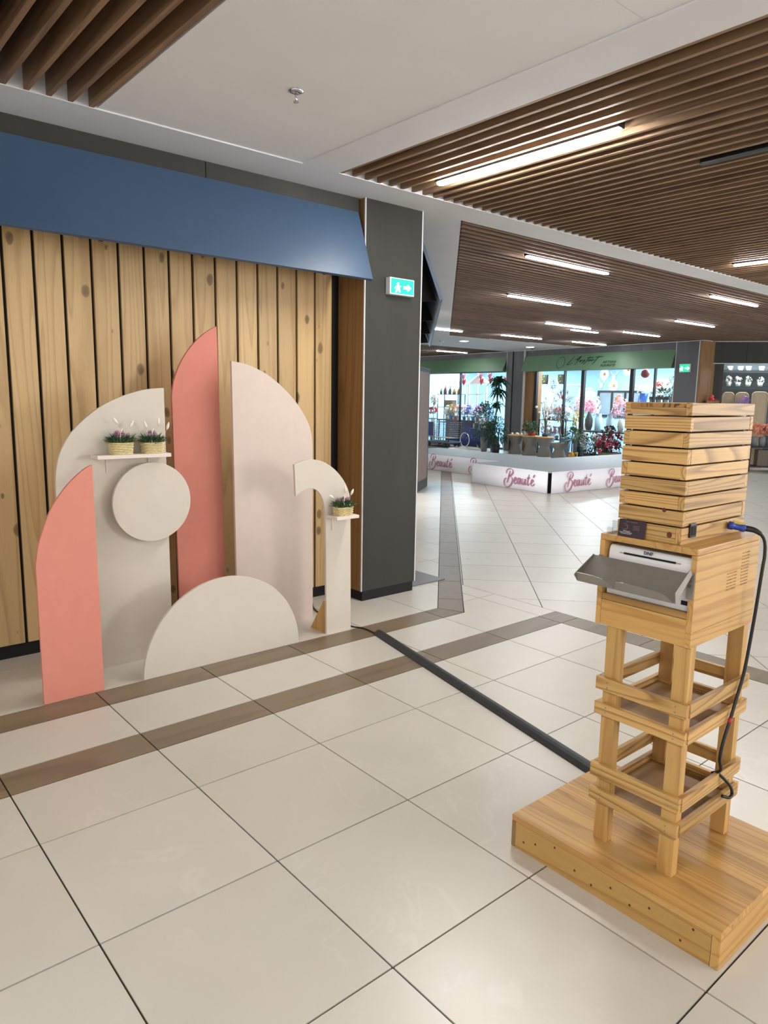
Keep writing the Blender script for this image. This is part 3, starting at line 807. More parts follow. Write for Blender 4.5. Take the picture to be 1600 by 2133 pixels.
st = thing('printer_stand', 'slatted pine stand with four legs and two shelf levels on the platform', 'stand', (0, 0, bh_))
sx0, sx1, sy0, sy1 = 1.404, 1.792, -1.580, -1.302
lw, ld = 0.049, 0.034                                          # along y, along x
ztop = 0.861 - bh_
for (x, y) in ((sx0, sy0), (sx0, sy1 - lw), (sx1 - ld, sy0), (sx1 - ld, sy1 - lw)):
    MB().box((0, 0, 0), (ld, lw, ztop)).build('leg', MT['pinez'], st, loc=(x, y, 0), bevel=0.0015)
scr = MB()
for (z0, z1) in ((0.646, 0.689), (0.562, 0.603), (0.345, 0.391), (0.260, 0.303)):
    z0 -= bh_; z1 -= bh_
    # rails along y on the front and back legs, rails along x on the sides
    MB().box((0, sy0 - 0.012, 0), (0.0158, sy1 + 0.018, z1 - z0)).build('rail', MT['larchy'], st, loc=(sx0 - 0.016, 0, z0), bevel=0.0012)
    MB().box((0, sy0 - 0.012, 0), (0.0158, sy1 + 0.018, z1 - z0)).build('rail', MT['larchy'], st, loc=(sx1 + 0.0002, 0, z0), bevel=0.0012)
    MB().box((sx0 + 0.0005, 0, 0), (sx1 - 0.0005, 0.0155, z1 - z0)).build('rail', MT['larchx'], st, loc=(0, sy0 - 0.0158, z0 + 0.001), bevel=0.0012)
    MB().box((sx0 + 0.0005, 0, 0), (sx1 - 0.0005, 0.0155, z1 - z0)).build('rail', MT['larchx'], st, loc=(0, sy1 + 0.0003, z0 + 0.001), bevel=0.0012)
    for yy in (sy0 + 0.024, sy1 - 0.024):
        for dz in (0.3, 0.7):
            c = (yy, z0 + (z1 - z0) * dz)
            scr.prism([(c[0] + 0.0025 * math.cos(a), c[1] + 0.0025 * math.sin(a)) for a in [j * 0.785 for j in range(8)]], sx0 - 0.0172, sx0 - 0.0162, lambda a, b, cc: (cc, a, b))
tag(scr.build('screw', MT['steel'], st), kind='stuff')
for z in (0.572 - bh_, 0.268 - bh_):
    MB().box((sx0 + 0.001, sy0 + 0.001, 0), (sx1 - 0.001, sy1 - 0.001, 0.012)).build('shelf', MT['ply'], st, loc=(0, 0, z))

# cabinet around the printer
cx0, cx1, cy0, cy1, cz0, cz1 = 1.396, 1.812, -1.580, -1.262, 0.861, 1.157
cb = thing('printer_cabinet', 'open fronted pine cabinet housing the photo printer', 'cabinet', (0, 0, cz0))
H = cz1 - cz0
wt = 0.017
MB().box((cx0, 0, 0), (cx1, wt, H - 0.0205)).build('side_panel', MT['pine'], cb, loc=(0, cy0, 0), bevel=0.001)
MB().box((cx0, 0, 0), (cx1, wt, H - 0.0205)).build('side_panel', MT['pine'], cb, loc=(0, cy1 - wt, 0), bevel=0.001)
MB().box((cx0, cy0, H - 0.020), (cx1, cy1, H)).build('top_panel', MT['pine'], cb, bevel=0.003)
MB().box((cx0 + 0.0205, cy0 + wt + 0.0003, 0), (cx1, cy1 - wt - 0.0003, 0.014)).build('bottom_panel', MT['ply'], cb)
MB().box((cx1 - 0.012, cy0 + wt + 0.0003, 0.0145), (cx1, cy1 - wt - 0.0003, H - 0.0205)).build('back_panel', MT['ply'], cb)
MB().box((cx0 + 0.0015, cy0 + wt + 0.0003, 0.0), (cx0 + 0.02, cy1 - wt - 0.0003, 0.083)).build('front_board', MT['piney'], cb, bevel=0.0015)
MB().box((cx0 + 0.004, cy0 + wt + 0.0003, 0.0835), (cx0 + 0.10, cy1 - wt - 0.0003, 0.103)).build('ledge', MT['piney'], cb, bevel=0.001)
MB().box((cx0 + 0.01, cy0 - 0.0008, 0.046), (cx1 - 0.004, cy0 + 0.0002, 0.0472)).build('joint_line', MT['endgrain'], cb)
vn = MB()
for (xa, xb, zs) in ((1.600, 1.660, [1.055 - 0.0102 * k for k in range(6)]), (1.695, 1.742, [1.108 - 0.0102 * k for k in range(11)])):
    for z in zs:
        nn = 9 if xb - xa > 0.05 else 7
        for i in range(nn):
            x = xa + (xb - xa) * i / (nn - 1)
            vn.box((x - 0.0017, cy0 - 0.0006, z - cz0 - 0.0016), (x + 0.0017, cy0 + 0.001, z - cz0 + 0.0016))
tag(vn.build('vent_hole', MT['endgrain'], cb), kind='stuff')

# photo printer
pr = thing('photo_printer', 'white photo printer inside the pine cabinet', 'printer', (1.412, -1.420, 0.9645))
PX, PY = 1.412, -1.420
Hp = 0.158
MB().prism([(0.0, 0.0), (0.33, 0.0), (0.33, Hp), (0.014, Hp), (0.006, Hp - 0.006), (0.002, Hp - 0.016), (0.0, Hp - 0.03)], -0.137, 0.134, lambda a, b, c: (a, c, b)).build('body', MT['printer'], pr, bevel=0.002)
MB().box((-0.0018, -0.089, 0.135), (0.004, 0.081, 0.1405)).build('paper_slot', MT['black'], pr)
MB().box((-0.0012, -0.104, 0.1365), (0.003, 0.096, 0.1385)).build('slot_groove', MT['steel'], pr)
MB().box((-0.0018, -0.134, 0.018), (0.003, -0.115, 0.031)).build('indicator', MT['black'], pr)

def text(body, name, mat, parent, size, loc, rot, extr=0.0005, shear=0.0, bold=0.0, spacing=1.0, align='CENTER'):
    cu = bpy.data.curves.new(name, 'FONT'); cu.body = body; cu.size = size; cu.extrude = extr; cu.shear = shear
    cu.offset = bold; cu.align_x = align; cu.align_y = 'CENTER'; cu.space_character = spacing; cu.resolution_u = 3
    tmp = bpy.data.objects.new(name, cu); COL.objects.link(tmp)
    dg_ = bpy.context.evaluated_depsgraph_get()
    me = bpy.data.meshes.new_from_object(tmp.evaluated_get(dg_))
    bpy.data.objects.remove(tmp)
    o = bpy.data.objects.new(name, me); COL.objects.link(o)
    me.materials.clear(); me.materials.append(mat)
    o.parent = parent; o.location = loc; o.rotation_euler = rot
    return o
FX = (math.pi / 2, 0, -math.pi / 2)                           # text facing -x
text('DNP', 'lettering', MT['navyink'], pr, 0.0145, (-0.0016, -0.001, 0.1505), FX, 0.0006, 0, 0.00018, 1.08)

# folded steel paper tray
tr = thing('paper_tray', 'folded grey steel catch tray hanging in front of the printer', 'tray', (0, 0, 0))
hy0, hy1 = -1.574, -1.250                                      # hinge line ends
h0 = Vector((1.387, 0, 1.084)); h1 = Vector((1.302, 0, 1.012))
sl = (h1 - h0); nrm = Vector((-sl.z, 0, sl.x)).normalized()
if nrm.z < 0: nrm = -nrm
def tp(u, y, n=0.0):
    q = h0 + sl * u + nrm * n
    return (q.x, y, q.z)
def sheet(quads, name, parent, th=0.0016):
    mb = MB()
    for poly, nv in quads:
        nv = Vector(nv).normalized() * th
        m = len(poly)
        mb.add([Vector(q) for q in poly] + [Vector(q) + nv for q in poly], [tuple(range(m))[::-1], tuple(range(m, 2 * m))] + [(i, (i + 1) % m, m + (i + 1) % m, m + i) for i in range(m)])
    return mb.build(name, MT['steel'], parent)
sheet([([tp(0, hy0), tp(1, hy0 + 0.004), tp(1, hy1), tp(0, hy1)], nrm)], 'plate', tr)
sheet([([tp(0, hy1 + 0.0017), tp(1, hy1 + 0.0017), tp(1.0, hy1 + 0.0017, 0.030), tp(0.9, hy1 + 0.0017, 0.030), tp(0.0, hy1 + 0.0017, 0.006)], (0, -1, 0))], 'side_flange', tr)
sheet([([tp(0, hy0), tp(1, hy0), tp(0.85, hy0, 0.030), tp(0.0, hy0, 0.022)], (0, 1, 0))], 'side_flange', tr)
Ly = hy1 - hy0
lip = [(0, 0.032), (0.18, 0.032), (0.28, 0.027), (0.345, 0.014), (0.39, 0.001), (0.40, 0.001), (0.425, 0.026), (0.46, 0.030), (0.60, 0.030), (0.82, 0.028), (0.90, 0.022), (0.97, 0.004), (1.0, 0.001)]
bot = [tp(1.0, hy1), tp(1.0, hy0)]
topp = []
for (a, hh) in lip:
    q = h1 + Vector((-0.35, 0, 0.94)).normalized() * hh
    topp.append((q.x, hy1 - Ly * a, q.z))
poly = [tp(1.0, hy1)] + topp + [tp(1.0, hy0)]
mbl = MB()
for i in range(len(topp) - 1):
    a = topp[i]; b = topp[i + 1]
    c0 = (h1.x, a[1], h1.z); c1 = (h1.x, b[1], h1.z)
    qs = [Vector(c0), Vector(c1), Vector(b), Vector(a)]; of = Vector((0.0015, 0, 0.0005))
    mbl.add(qs + [q + of for q in qs], [(3, 2, 1, 0), (4, 5, 6, 7), (0, 1, 5, 4), (1, 2, 6, 5), (2, 3, 7, 6), (3, 0, 4, 7)])
mbl.build('front_lip', MT['steel'], tr)
MB().box((h1.x + 0.006, hy1 - Ly * 0.53, h1.z + 0.0045), (h1.x + 0.012, hy1 - Ly * 0.43, h1.z + 0.0085)).build('slot', MT['black'], tr)
MB().box((1.3925, -1.578, 1.008), (1.3955, -1.556, 1.087)).build('mounting_plate', MT['steel'], tr)
MB().box((1.3925, -1.276, 1.020), (1.3955, -1.262, 1.087)).build('mounting_plate', MT['steel'], tr)
for z in (1.062, 1.048):
    MB().prism([(0.0048 * math.cos(a), 0.0048 * math.sin(a)) for a in [j * 0.524 for j in range(12)]], 1.3895, 1.393, lambda a, b, c: (c, -1.567 + a, z + b)).build('screw', MT['chrome'], tr)

# slatted tower on top
tx0, tx1, ty0, ty1, tz0, tz1 = 1.412, 1.822, -1.519, -1.309, 1.157, 1.568
tw = thing('slatted_box', 'tall box of horizontal pine slats standing on the printer cabinet', 'wooden box', (0, 0, tz0))
zb = [1.570, 1.529, 1.4835, 1.4365, 1.3885, 1.3435, 1.2985, 1.2545, 1.206, 1.157]
for i in range(9):
    z1, z0 = zb[i] - tz0, zb[i + 1] - tz0
    z0 += 0.0048 if i < 8 else 0.0
    hgt = z1 - z0
    even = i % 2 == 0
    st_ = 0.018
    f0, f1 = (ty0 + st_ + 0.0003, ty1 - st_ - 0.0003) if even else (ty0, ty1)
    g0, g1 = (tx0, tx1) if even else (tx0 + st_ + 0.0003, tx1 - st_ - 0.0003)
    jit = 0.0012 * ((i * 5) % 3 - 1)
    hf = hgt - 0.0145 if i == 0 else hgt
    MB().box((jit, f0, 0), (st_, f1, hf)).build('slat', MT['larchy'], tw, loc=(tx0, 0, z0), bevel=0.0012)
    MB().box((0, f0, 0), (st_, f1, hf)).build('slat', MT['larchy'], tw, loc=(tx1 - st_, 0, z0), bevel=0.0012)
    MB().box((g0, jit, 0), (g1, st_, hgt)).build('slat', MT['larchx'], tw, loc=(0, ty0, z0), bevel=0.0012)
    MB().box((g0, 0, 0), (g1, st_, hgt)).build('slat', MT['larchx'], tw, loc=(0, ty1 - st_, z0), bevel=0.0012)
MB().box((tx0 + 0.019, ty0 + 0.019, 0.001), (tx1 - 0.019, ty1 - 0.019, 0.36)).build('lining', MT['black'], tw)
for k in range(5):
    w5 = (ty1 - ty0 - 0.037) / 5
    a = ty0 + 0.0185 + w5 * k
    MB().box((tx0, 0.0006, 0), (tx1, w5 - 0.0006, 0.0125)).build('lid_plank', MT['larchx'], tw, loc=(0, a, tz1 - tz0 - 0.0125), bevel=0.001)
    MB().box((tx0 - 0.0006, 0.001, 0.0005), (tx0, w5 - 0.001, 0.012)).build('end_grain', MT['endgrain'], tw, loc=(0, a, tz1 - tz0 - 0.0125))
ns = MB()
for (y, z, r) in ((-1.482, 0.026, 0.009), (-1.46, 0.098, 0.007)):
    ns.prism([(y + r * 0.85 * math.cos(a), z + r * math.sin(a)) for a in [j * 0.628 for j in range(10)]], tx0 - 0.0018, tx0 + 0.0005, lambda a, b, c: (c, a, b))
ns.build('knot', paint('red_brown_knot', srgb(92, 46, 22), 0.55), tw)
so = MB().box((1.453, ty0 - 0.006, 0.018), (1.491, ty0 - 0.0002, 0.060)).build('power_socket', MT['blackgloss'], tw, bevel=0.002)
MB().box((1.459, ty0 - 0.0072, 0.025), (1.485, ty0 - 0.0055, 0.052)).build('socket_recess', MT['black'], so)

# power cable with blue connector
pc = thing('power_cable', 'black power cable with blue connector hanging down beside the stand', 'cable', (1.70, -1.52, 1.185))
o0 = Vector((1.70, -1.52, 1.185))
def rel(pts): return [Vector(p) - o0 for p in pts]
MB().lathe([(0.013, 0.0), (0.013, 0.012), (0.0105, 0.013), (0.0105, 0.034), (0.012, 0.035), (0.012, 0.048), (0.009, 0.05)], n=16).build('connector', MT['plugblue'], pc, True)
cn = [q for q in pc.children][0]; cn.rotation_euler = (math.radians(100), 0, math.radians(38)); cn.location = (0.0, -0.006, 0.004)
MB().box((-0.004, -0.006, 0.012), (0.004, 0.006, 0.046)).build('latch', MT['plugyellow'], pc)
lt = pc.children[1]; lt.rotation_euler = cn.rotation_euler; lt.location = cn.location + Vector((0.0, 0.0, 0.011))
path = crspline(rel([(1.728, -1.560, 1.180), (1.745, -1.590, 1.176), (1.762, -1.612, 1.150), (1.764, -1.618, 1.10), (1.756, -1.618, 1.05), (1.748, -1.612, 0.89), (1.728, -1.606, 0.72), (1.690, -1.606, 0.64), (1.657, -1.606, 0.573), (1.622, -1.606, 0.511), (1.616, -1.603, 0.455), (1.632, -1.602, 0.41), (1.66, -1.565, 0.375)]), 8)
MB().tube(path, 0.0052, 10).build('cord', MT['cable'], pc, True)
path2 = crspline(rel([(1.64, -1.585, 0.395), (1.655, -1.612, 0.370), (1.682, -1.618, 0.340), (1.698, -1.618, 0.312), (1.684, -1.616, 0.302), (1.66, -1.603, 0.310)]), 8)
MB().tube(path2, 0.0052, 10).build('cord_loop', MT['cable'], pc, True)
MB().tube(crspline(rel([(1.724, -1.553, 1.182), (1.742, -1.585, 1.178), (1.755, -1.605, 1.165)]), 5), [0.0095] * 5 + [0.009, 0.0085, 0.008, 0.0075, 0.007, 0.006], 10).build('boot', MT['cable'], pc, True)
MB().tube(rel([(1.652, -1.606, 0.566), (1.660, -1.606, 0.579)]), 0.0068, 10).build('marker_ring', MT['red'], pc, True)

# business card and clear holder
cd = thing('business_card', 'dark plum business card leaning on the slatted box front', 'card', (1.400, -1.364, 1.158))
cd.rotation_euler = (0, math.radians(8), 0)
MB().box((-0.0006, -0.045, 0), (0.0006, 0.045, 0.053)).build('card_stock', MT['card'], cd)
fl = MB()
for (y0, y1, z) in ((0.008, -0.014, 0.035), (0.008, -0.014, 0.031), (0.008, -0.014, 0.027), (0.008, -0.014, 0.023)):
    fl.box((-0.0009, y0 - 0.012, z), (-0.0005, y1 - 0.012, z + 0.0011))
fl.build('address_line', MT['cardtext'], cd)
fl = MB()
for (y0, y1, z) in ((0.028, 0.004, 0.0165), (0.040, -0.003, 0.0125), (0.036, 0.0, 0.0085)):
    fl.box((-0.0009, y0, z), (-0.0005, y1, z + 0.001))
fl.build('contact_line', MT['whiteink'], cd)
text("Cat's Animation", 'title', MT['cardtext'], cd, 0.0062, (-0.0008, 0.003, 0.0465), FX, 0.0002, 0.2)
for (r, y, z) in ((0.0105, 0.024, 0.030), (0.0065, 0.022, 0.029)):
    MB().tube([(-0.0007, y + r * math.cos(a), z + r * math.sin(a)) for a in [0.9 + 4.6 * j / 14 for j in range(15)]], 0.0006, 5).build('emblem', MT['cardtext'], cd)
ch = thing('card_holder', 'small clear acrylic card holder at the left end of the cabinet top', 'card holder', (1.43, -1.290, 1.157))
for q in (((-0.028, -0.010, 0), (0.028, 0.010, 0.002)), ((-0.028, -0.010, 0.002), (-0.026, 0.010, 0.022)), ((0.0, -0.010, 0.002), (0.002, 0.010, 0.040))):
    MB().box(*q).build('acrylic_sheet', MT['acrylic'], ch)

# ------------------------------------------------------------------ lettering drawn as brush strokes
def strokes(polys, name, mat, parent, sx, sy, w, loc, rot, slant=0.0, nib=0.9, off=(0, 0)):
    mb = MB()
    for P in polys:
        pts = crspline([(a, b, 0) for a, b in P], 6)
        for i in range(len(pts)):
            pts[i] = Vector(((pts[i].x + pts[i].y * slant - off[0]) * sx, (pts[i].y - off[1]) * sy, 0))
        L = []; R_ = []
        for i, p in enumerate(pts):
            t = pts[min(i + 1, len(pts) - 1)] - pts[max(i - 1, 0)]
            if t.length < 1e-9: t = Vector((1, 0, 0))
            t.normalize(); n = Vector((-t.y, t.x, 0))
            h = w * (0.35 + 0.65 * abs(math.sin(math.atan2(t.y, t.x) - nib + math.pi / 2 - 0.2)))
            h *= 0.55 + 0.45 * min(1.0, 3.0 * min(i, len(pts) - 1 - i) / len(pts) + 0.2)
            L.append(p + n * h); R_.append(p - n * h)
        m = len(pts)
        mb.add(L + R_, [(i, i + 1, m + i + 1, m + i) for i in range(m - 1)])
    o = mb.build(name, mat, parent)
    o.location = loc; o.rotation_euler = rot
    return o
BEAUTE = [[(0.45, 1.45), (0.5, 1.95), (1.0, 2.25), (1.55, 2.2), (1.75, 1.8), (1.5, 1.35), (1.05, 1.12), (1.55, 0.95), (1.7, 0.45), (1.45, -0.2), (0.9, -0.62), (0.35, -0.55), (0.05, -0.1), (0.1, 0.4), (0.4, 0.72), (0.7, 0.6)],
          [(1.18, 1.95), (1.0, 1.3), (0.85, 0.6), (0.62, 0.0)],
          [(1.9, 0.4), (2.3, 0.55), (2.5, 0.85), (2.35, 1.02), (2.12, 0.8), (2.05, 0.35), (2.2, 0.05), (2.45, 0.1), (2.72, 0.4)],
          [(3.3, 0.88), (3.05, 1.0), (2.8, 0.75), (2.72, 0.3), (2.88, 0.05), (3.12, 0.3), (3.34, 0.95), (3.26, 0.4), (3.36, 0.05), (3.62, 0.35)],
          [(3.75, 0.98), (3.66, 0.45), (3.74, 0.06), (3.98, 0.2), (4.2, 0.65), (4.27, 0.98), (4.18, 0.4), (4.27, 0.05), (4.52, 0.35)],
          [(4.95, 1.75), (4.75, 0.95), (4.66, 0.35), (4.78, 0.05), (5.05, 0.35)], [(4.5, 1.12), (4.8, 1.16), (5.15, 1.22)],
          [(5.2, 0.4), (5.55, 0.55), (5.75, 0.85), (5.6, 1.02), (5.4, 0.8), (5.33, 0.35), (5.48, 0.05), (5.75, 0.12), (6.0, 0.42)], [(5.72, 1.32), (5.98, 1.78)]]
INSTANT = [[(0.95, 2.1), (0.55, 1.0), (0.0, -0.1), (0.35, -0.12), (0.95, 0.3)], [(1.32, 1.42), (1.26, 1.22)],
           [(2.35, 2.1), (1.95, 1.75), (1.6, 1.2), (1.62, 0.95), (1.95, 1.35), (2.3, 2.05), (2.0, 1.2), (1.45, -0.35)],
           [(2.1, 0.5), (2.35, 0.98), (2.3, 0.5), (2.62, 1.0), (2.66, 0.55)], [(2.8, 0.6), (3.1, 1.02), (3.0, 0.55), (2.65, 0.0)],
           [(3.9, 1.9), (3.55, 0.9), (3.05, -0.3)], [(3.4, 1.52), (4.55, 1.62)],
           [(4.05, 0.95), (3.75, 0.85), (3.75, 0.6), (4.0, 0.7), (4.15, 0.98), (4.18, 0.62)], [(4.35, 0.98), (4.32, 0.62), (4.65, 1.0), (4.72, 0.65)],
           [(5.5, 2.0), (5.1, 0.9), (4.62, -0.3)], [(4.85, 1.62), (5.5, 1.64), (6.2, 1.72)]]

# ------------------------------------------------------------------ stages
def skirt(L, h, seed, parent):
    """slightly wavy hanging cloth in local xz, x from 0 to L, facing -y"""
    rnd = random.Random(seed); n = max(8, int(L / 0.05)); vs = []; ph = rnd.uniform(0, 6)
    for i in range(n + 1):
        x = L * i / n
        wv = 0.006 * math.sin(x * 7 + ph) + 0.004 * math.sin(x * 17 + ph * 2)
        vs += [(x, -0.012, h), (x, -0.016 + wv * 0.6, h * 0.5), (x, -0.018 + wv, 0.004), (x, 0.0, h), (x, 0.0, h * 0.5), (x, 0.0, 0.004)]
    fs = []
    for i in range(n):
        a = i * 6; b = a + 6
        fs += [(a, b, b + 1, a + 1), (a + 1, b + 1, b + 2, a + 2), (a + 4, b + 4, b + 3, a + 3), (a + 5, b + 5, b + 4, a + 4), (a, a + 3, b + 3, b), (a + 2, b + 2, b + 5, a + 5)]
    fs += [(0, 1, 4, 3), (1, 2, 5, 4)]; e = n * 6; fs += [(e + 3, e + 4, e + 1, e), (e + 4, e + 5, e + 2, e + 1)]
    return MB().add(vs, fs).build('skirt', MT['skirt'], parent, True)
def stage(label, loc, rz, lx, ly, h, words_front, words_left):
    t = thing('stage_platform', label, 'stage', loc, rz)
    MB().box((0.05, 0.05, 0.0), (lx - 0.03, ly - 0.03, h - 0.022)).build('frame', MT['black'], t)
    nx = max(1, round(lx / 1.0)); ny = 2 if ly < 2.2 else 3
    for i in range(nx):
        for j in range(ny):
            MB().box((lx * i / nx + 0.002, ly * j / ny + 0.002, h - 0.022), (lx * (i + 1) / nx - 0.002, ly * (j + 1) / ny - 0.002, h)).build('deck_panel', MT['carpet'], t, bevel=0.003)
    f = skirt(lx - 0.03, h - 0.004, 1, t); f.location = (0.03, -0.002, 0)
    l = skirt(ly - 0.05, h - 0.004, 2, t); l.rotation_euler = (0, 0, -math.pi / 2); l.location = (-0.002, ly, 0)
    wd = 0.118
    for x in words_front:
        strokes(BEAUTE, 'lettering', MT['rose'], f, wd, wd * 0.96, 0.0125, (x - 0.03, -0.036, 0.095), (math.pi / 2, 0, 0))
    for y in words_left:
        strokes(BEAUTE, 'lettering', MT['rose'], l, wd, wd * 0.96, 0.0125, (ly - y, -0.036, 0.095), (math.pi / 2, 0, 0))
    return t
stage('low stage with white lettered skirt in front, nearest the viewer', (9.29, 4.775, 0), math.radians(-3.3), 4.7, 1.87, 0.372, (0.34, 1.50, 2.66), (1.02,))
stage('low stage with white lettered skirt set further back, by the flower shop', (10.39, 6.70, 0), math.radians(-0.5), 1.5, 3.4, 0.350, (), (2.12, 0.93))

# ------------------------------------------------------------------ far shopfront
FO = Vector((16.05, 6.345, 0)); FD = Vector((0.0995, 0.995, 0)).normalized(); FN = Vector((-FD.y, FD.x, 0))
RF = math.atan2(-FD.y, -FD.x)                                   # local x runs to the right, -y towards the viewer
def S(s, off=0.0, z=0.0):
    p = FO + FD * s + FN * off
    return (p.x, p.y, z)
def SM(): return Matrix.Translation(FO) @ Matrix.Rotation(RF, 4, 'Z')
def sbox(s0, s1, o0, o1, z0, z1, name, mat, parent):
    """box in shop coordinates (s along the front, o out of it)"""
    mb = MB(); mb.M = SM()
    mb.box((-s0, -o0, z0), (-s1, -o1, z1))
    return mb.build(name, mat, parent)
MT['shopblue'] = paint('pale_blue_wall', srgb(150, 196, 222), 0.7, 0.03)
MT['shopwhite'] = paint('shop_white', srgb(228, 230, 232), 0.6, 0.03)
MT['shopfloor'] = paint('blue_grey_shop_floor', srgb(120, 130, 150), 0.4, 0.05)
wf = empty('wall_far')
tag(wf, 'dark concrete shopfront frame of the flower shop', 'wall', kind='structure')
for a, b in ((9.2, 10.8), (7.6, 9.195), (5.99, 7.595), (5.62, 5.985)):
    sbox(a, b, -0.16, 0.0, 2.36, HC, 'fascia_panel', MT['concrete_far'], wf)
for a, b in ((3.6, 4.93), (2.24, 3.595), (0.95, 2.235), (-0.05, 0.945)):
    sbox(a, b, -0.16, 0.0, 2.36, HC, 'fascia_panel', MT['concrete_far'], wf)
sbox(5.40, 5.62, -0.5, 0.06, 0, HC, 'pillar_cladding', MT['concrete_far'], wf)
sbox(5.34, 5.40, -0.5, 0.03, 0, HC, 'pillar_gap', MT['black'], wf)
sbox(4.93, 5.34, -0.5, 0.06, 0, HC, 'pillar_cladding', MT['concrete_far'], wf)
sbox(4.915, 4.93, -0.02, 0.065, 0, HC, 'edge_strip', MT['trim'], wf)
sbox(5.62, 5.635, -0.02, 0.065, 0, HC, 'edge_strip', MT['trim'], wf)
sbox(4.60, 4.93, -0.40, -0.02, 0, 2.5, 'oak_return', MT['oakpanel'], wf)
sbox(-0.64, -0.06, -0.5, 0.06, 0, HC, 'pillar_cladding', MT['concrete_far'], wf)
sbox(-0.06, -0.045, -0.02, 0.065, 0, HC, 'edge_strip', MT['trim'], wf)
sbox(-0.655, -0.64, -0.02, 0.065, 0, HC, 'edge_strip', MT['trim'], wf)
sbox(-0.72, -0.655, -0.5, 0.05, 0, HC, 'oak_return', MT['oakpanel'], wf)
sbox(-0.75, 10.8, -0.30, 0.075, HC - 0.012, HC - 0.0005, 'edge_strip', MT['trim'], wf)
sbox(9.95, 10.8, -0.3, 0.0, 0, 2.36, 'pillar_cladding', MT['concrete_far'], wf)
def struct(o, label, cat): return tag(o, label, cat, kind='structure')
struct(sbox(-0.1, 10.6, -3.45, -3.30, 0, 2.9, 'wall_shop_back', MT['shopblue'], None), 'pale blue back wall inside the flower shop', 'wall')
struct(sbox(10.5, 10.6, -3.3, -0.3, 0, 2.9, 'wall_shop_left', MT['shopblue'], None), 'pale blue left side wall inside the flower shop', 'wall')
struct(sbox(-0.12, -0.06, -3.3, -0.5, 0, 2.9, 'wall_shop_right', MT['shopwhite'], None), 'white right side wall inside the flower shop', 'wall')
struct(sbox(-0.06, 10.5, -3.3, -0.165, 2.70, 2.76, 'ceiling_shop', MT['shopwhite'], None), 'white flower shop ceiling', 'ceiling')
struct(sbox(-0.06, 10.5, -3.3, 0.0, 0.0, 0.012, 'floor_shop', MT['shopfloor'], None), 'blue grey flower shop floor', 'floor')
MT['shoplight'] = glow('shop_light_panel', (0.90, 0.97, 1.0, 1), 13.0)
for k, s0 in enumerate((0.3, 2.6, 6.2, 8.4)):
    lt = thing('shop_ceiling_light', ('bright panel light in the flower shop above the %s' % ('black cart planter', 'sunburst mirrors', 'white house shaped frame', 'bottle shelf')[k]), 'light', (0, 0, 0), 0, 'flower shop panel lights')
    sbox(s0, s0 + 1.7, -2.2, -0.7, 2.672, 2.699, 'frame', MT['trim'], lt)
    sbox(s0 + 0.05, s0 + 1.65, -2.15, -0.75, 2.664, 2.673, 'diffuser', MT['shoplight'], lt)

def win(name, label, s0, s1, mull, z1=2.42):
    w = empty(name); tag(w, label, 'window', kind='structure')
    xs = [s1] + sorted(mull, reverse=True) + [s0]
    for i in range(len(xs) - 1):
        sbox(xs[i] - 0.02, xs[i + 1] + 0.02, -0.095, -0.085, 0.06, z1, 'pane', MT['glass'], w)
    for m_, wd in mull.items():
        sbox(m_ - wd / 2, m_ + wd / 2, -0.13, -0.05, 0.012, z1, 'mullion', MT['blackgloss'], w)
    sbox(s0, s1, -0.13, -0.05, 0.012, 0.06, 'sill', MT['blackgloss'], w)
win('window_1', 'left shop window of the flower shop below the plain green sign', 5.64, 9.95, {7.9: 0.03})
win('window_2', 'right shop window of the flower shop below the lettered green sign', -0.04, 4.60, {4.53: 0.09, 3.45: 0.035, 2.80: 0.10, 1.23: 0.10, 0.57: 0.035})
g1 = awning('shop_awning', 'plain green slanted shop sign panel left of the far pillar', MT['green'], 4.85, (-0.02, 2.815), (-0.19, 2.385))
g1.location = S(10.52, 0); g1.rotation_euler = (0, 0, RF)
g2 = awning('shop_awning', 'green slanted shop sign panel with black florist lettering', MT['green'], 4.93, (-0.02, 2.80), (-0.19, 2.36))
g2.location = S(4.91, 0); g2.rotation_euler = (0, 0, RF)
tilt = math.radians(90) - math.atan2(0.17, 0.44)
def onsign(x, k, d=0.004):
    """point on the sign: x to the right, k from the bottom (0) to the top (1)"""
    return (x, -0.19 + 0.17 * k - d, 2.36 + 0.44 * k + d * 0.4)
strokes(INSTANT, 'lettering', MT['ink'], g2, 0.187, 0.105, 0.012, onsign(4.91 - 3.22, 0.38), (tilt, 0, 0), nib=0.6)
text('ARTISAN', 'lettering', MT['ink'], g2, 0.088, onsign(4.91 - 1.82, 0.42), (tilt, 0, 0), 0.001, 0.3, 0.003, 1.2)
text('FLEURISTE', 'lettering', MT['ink'], g2, 0.088, onsign(4.91 - 1.85, 0.22), (tilt, 0, 0), 0.001, 0.3, 0.003, 1.15)
lg = MB()
for k in range(22):
    a = k * 0.2856
    lg.leaf((0.125 * math.cos(a), 0.15 * math.sin(a), 0), (-math.sin(a) + 0.4 * math.cos(a), math.cos(a) + 0.4 * math.sin(a), 0), 0.075, 0.016, droop=0)
lg = lg.build('wreath_emblem', MT['greenink'], g2); lg.location = onsign(4.91 - 3.46, 0.48, 0.005); lg.rotation_euler = (tilt, 0, 0)
exit_sign('small lit green exit sign on the far concrete pillar', *S(-0.335, 0.062, 2.25), 0.27, 0.19, RF)

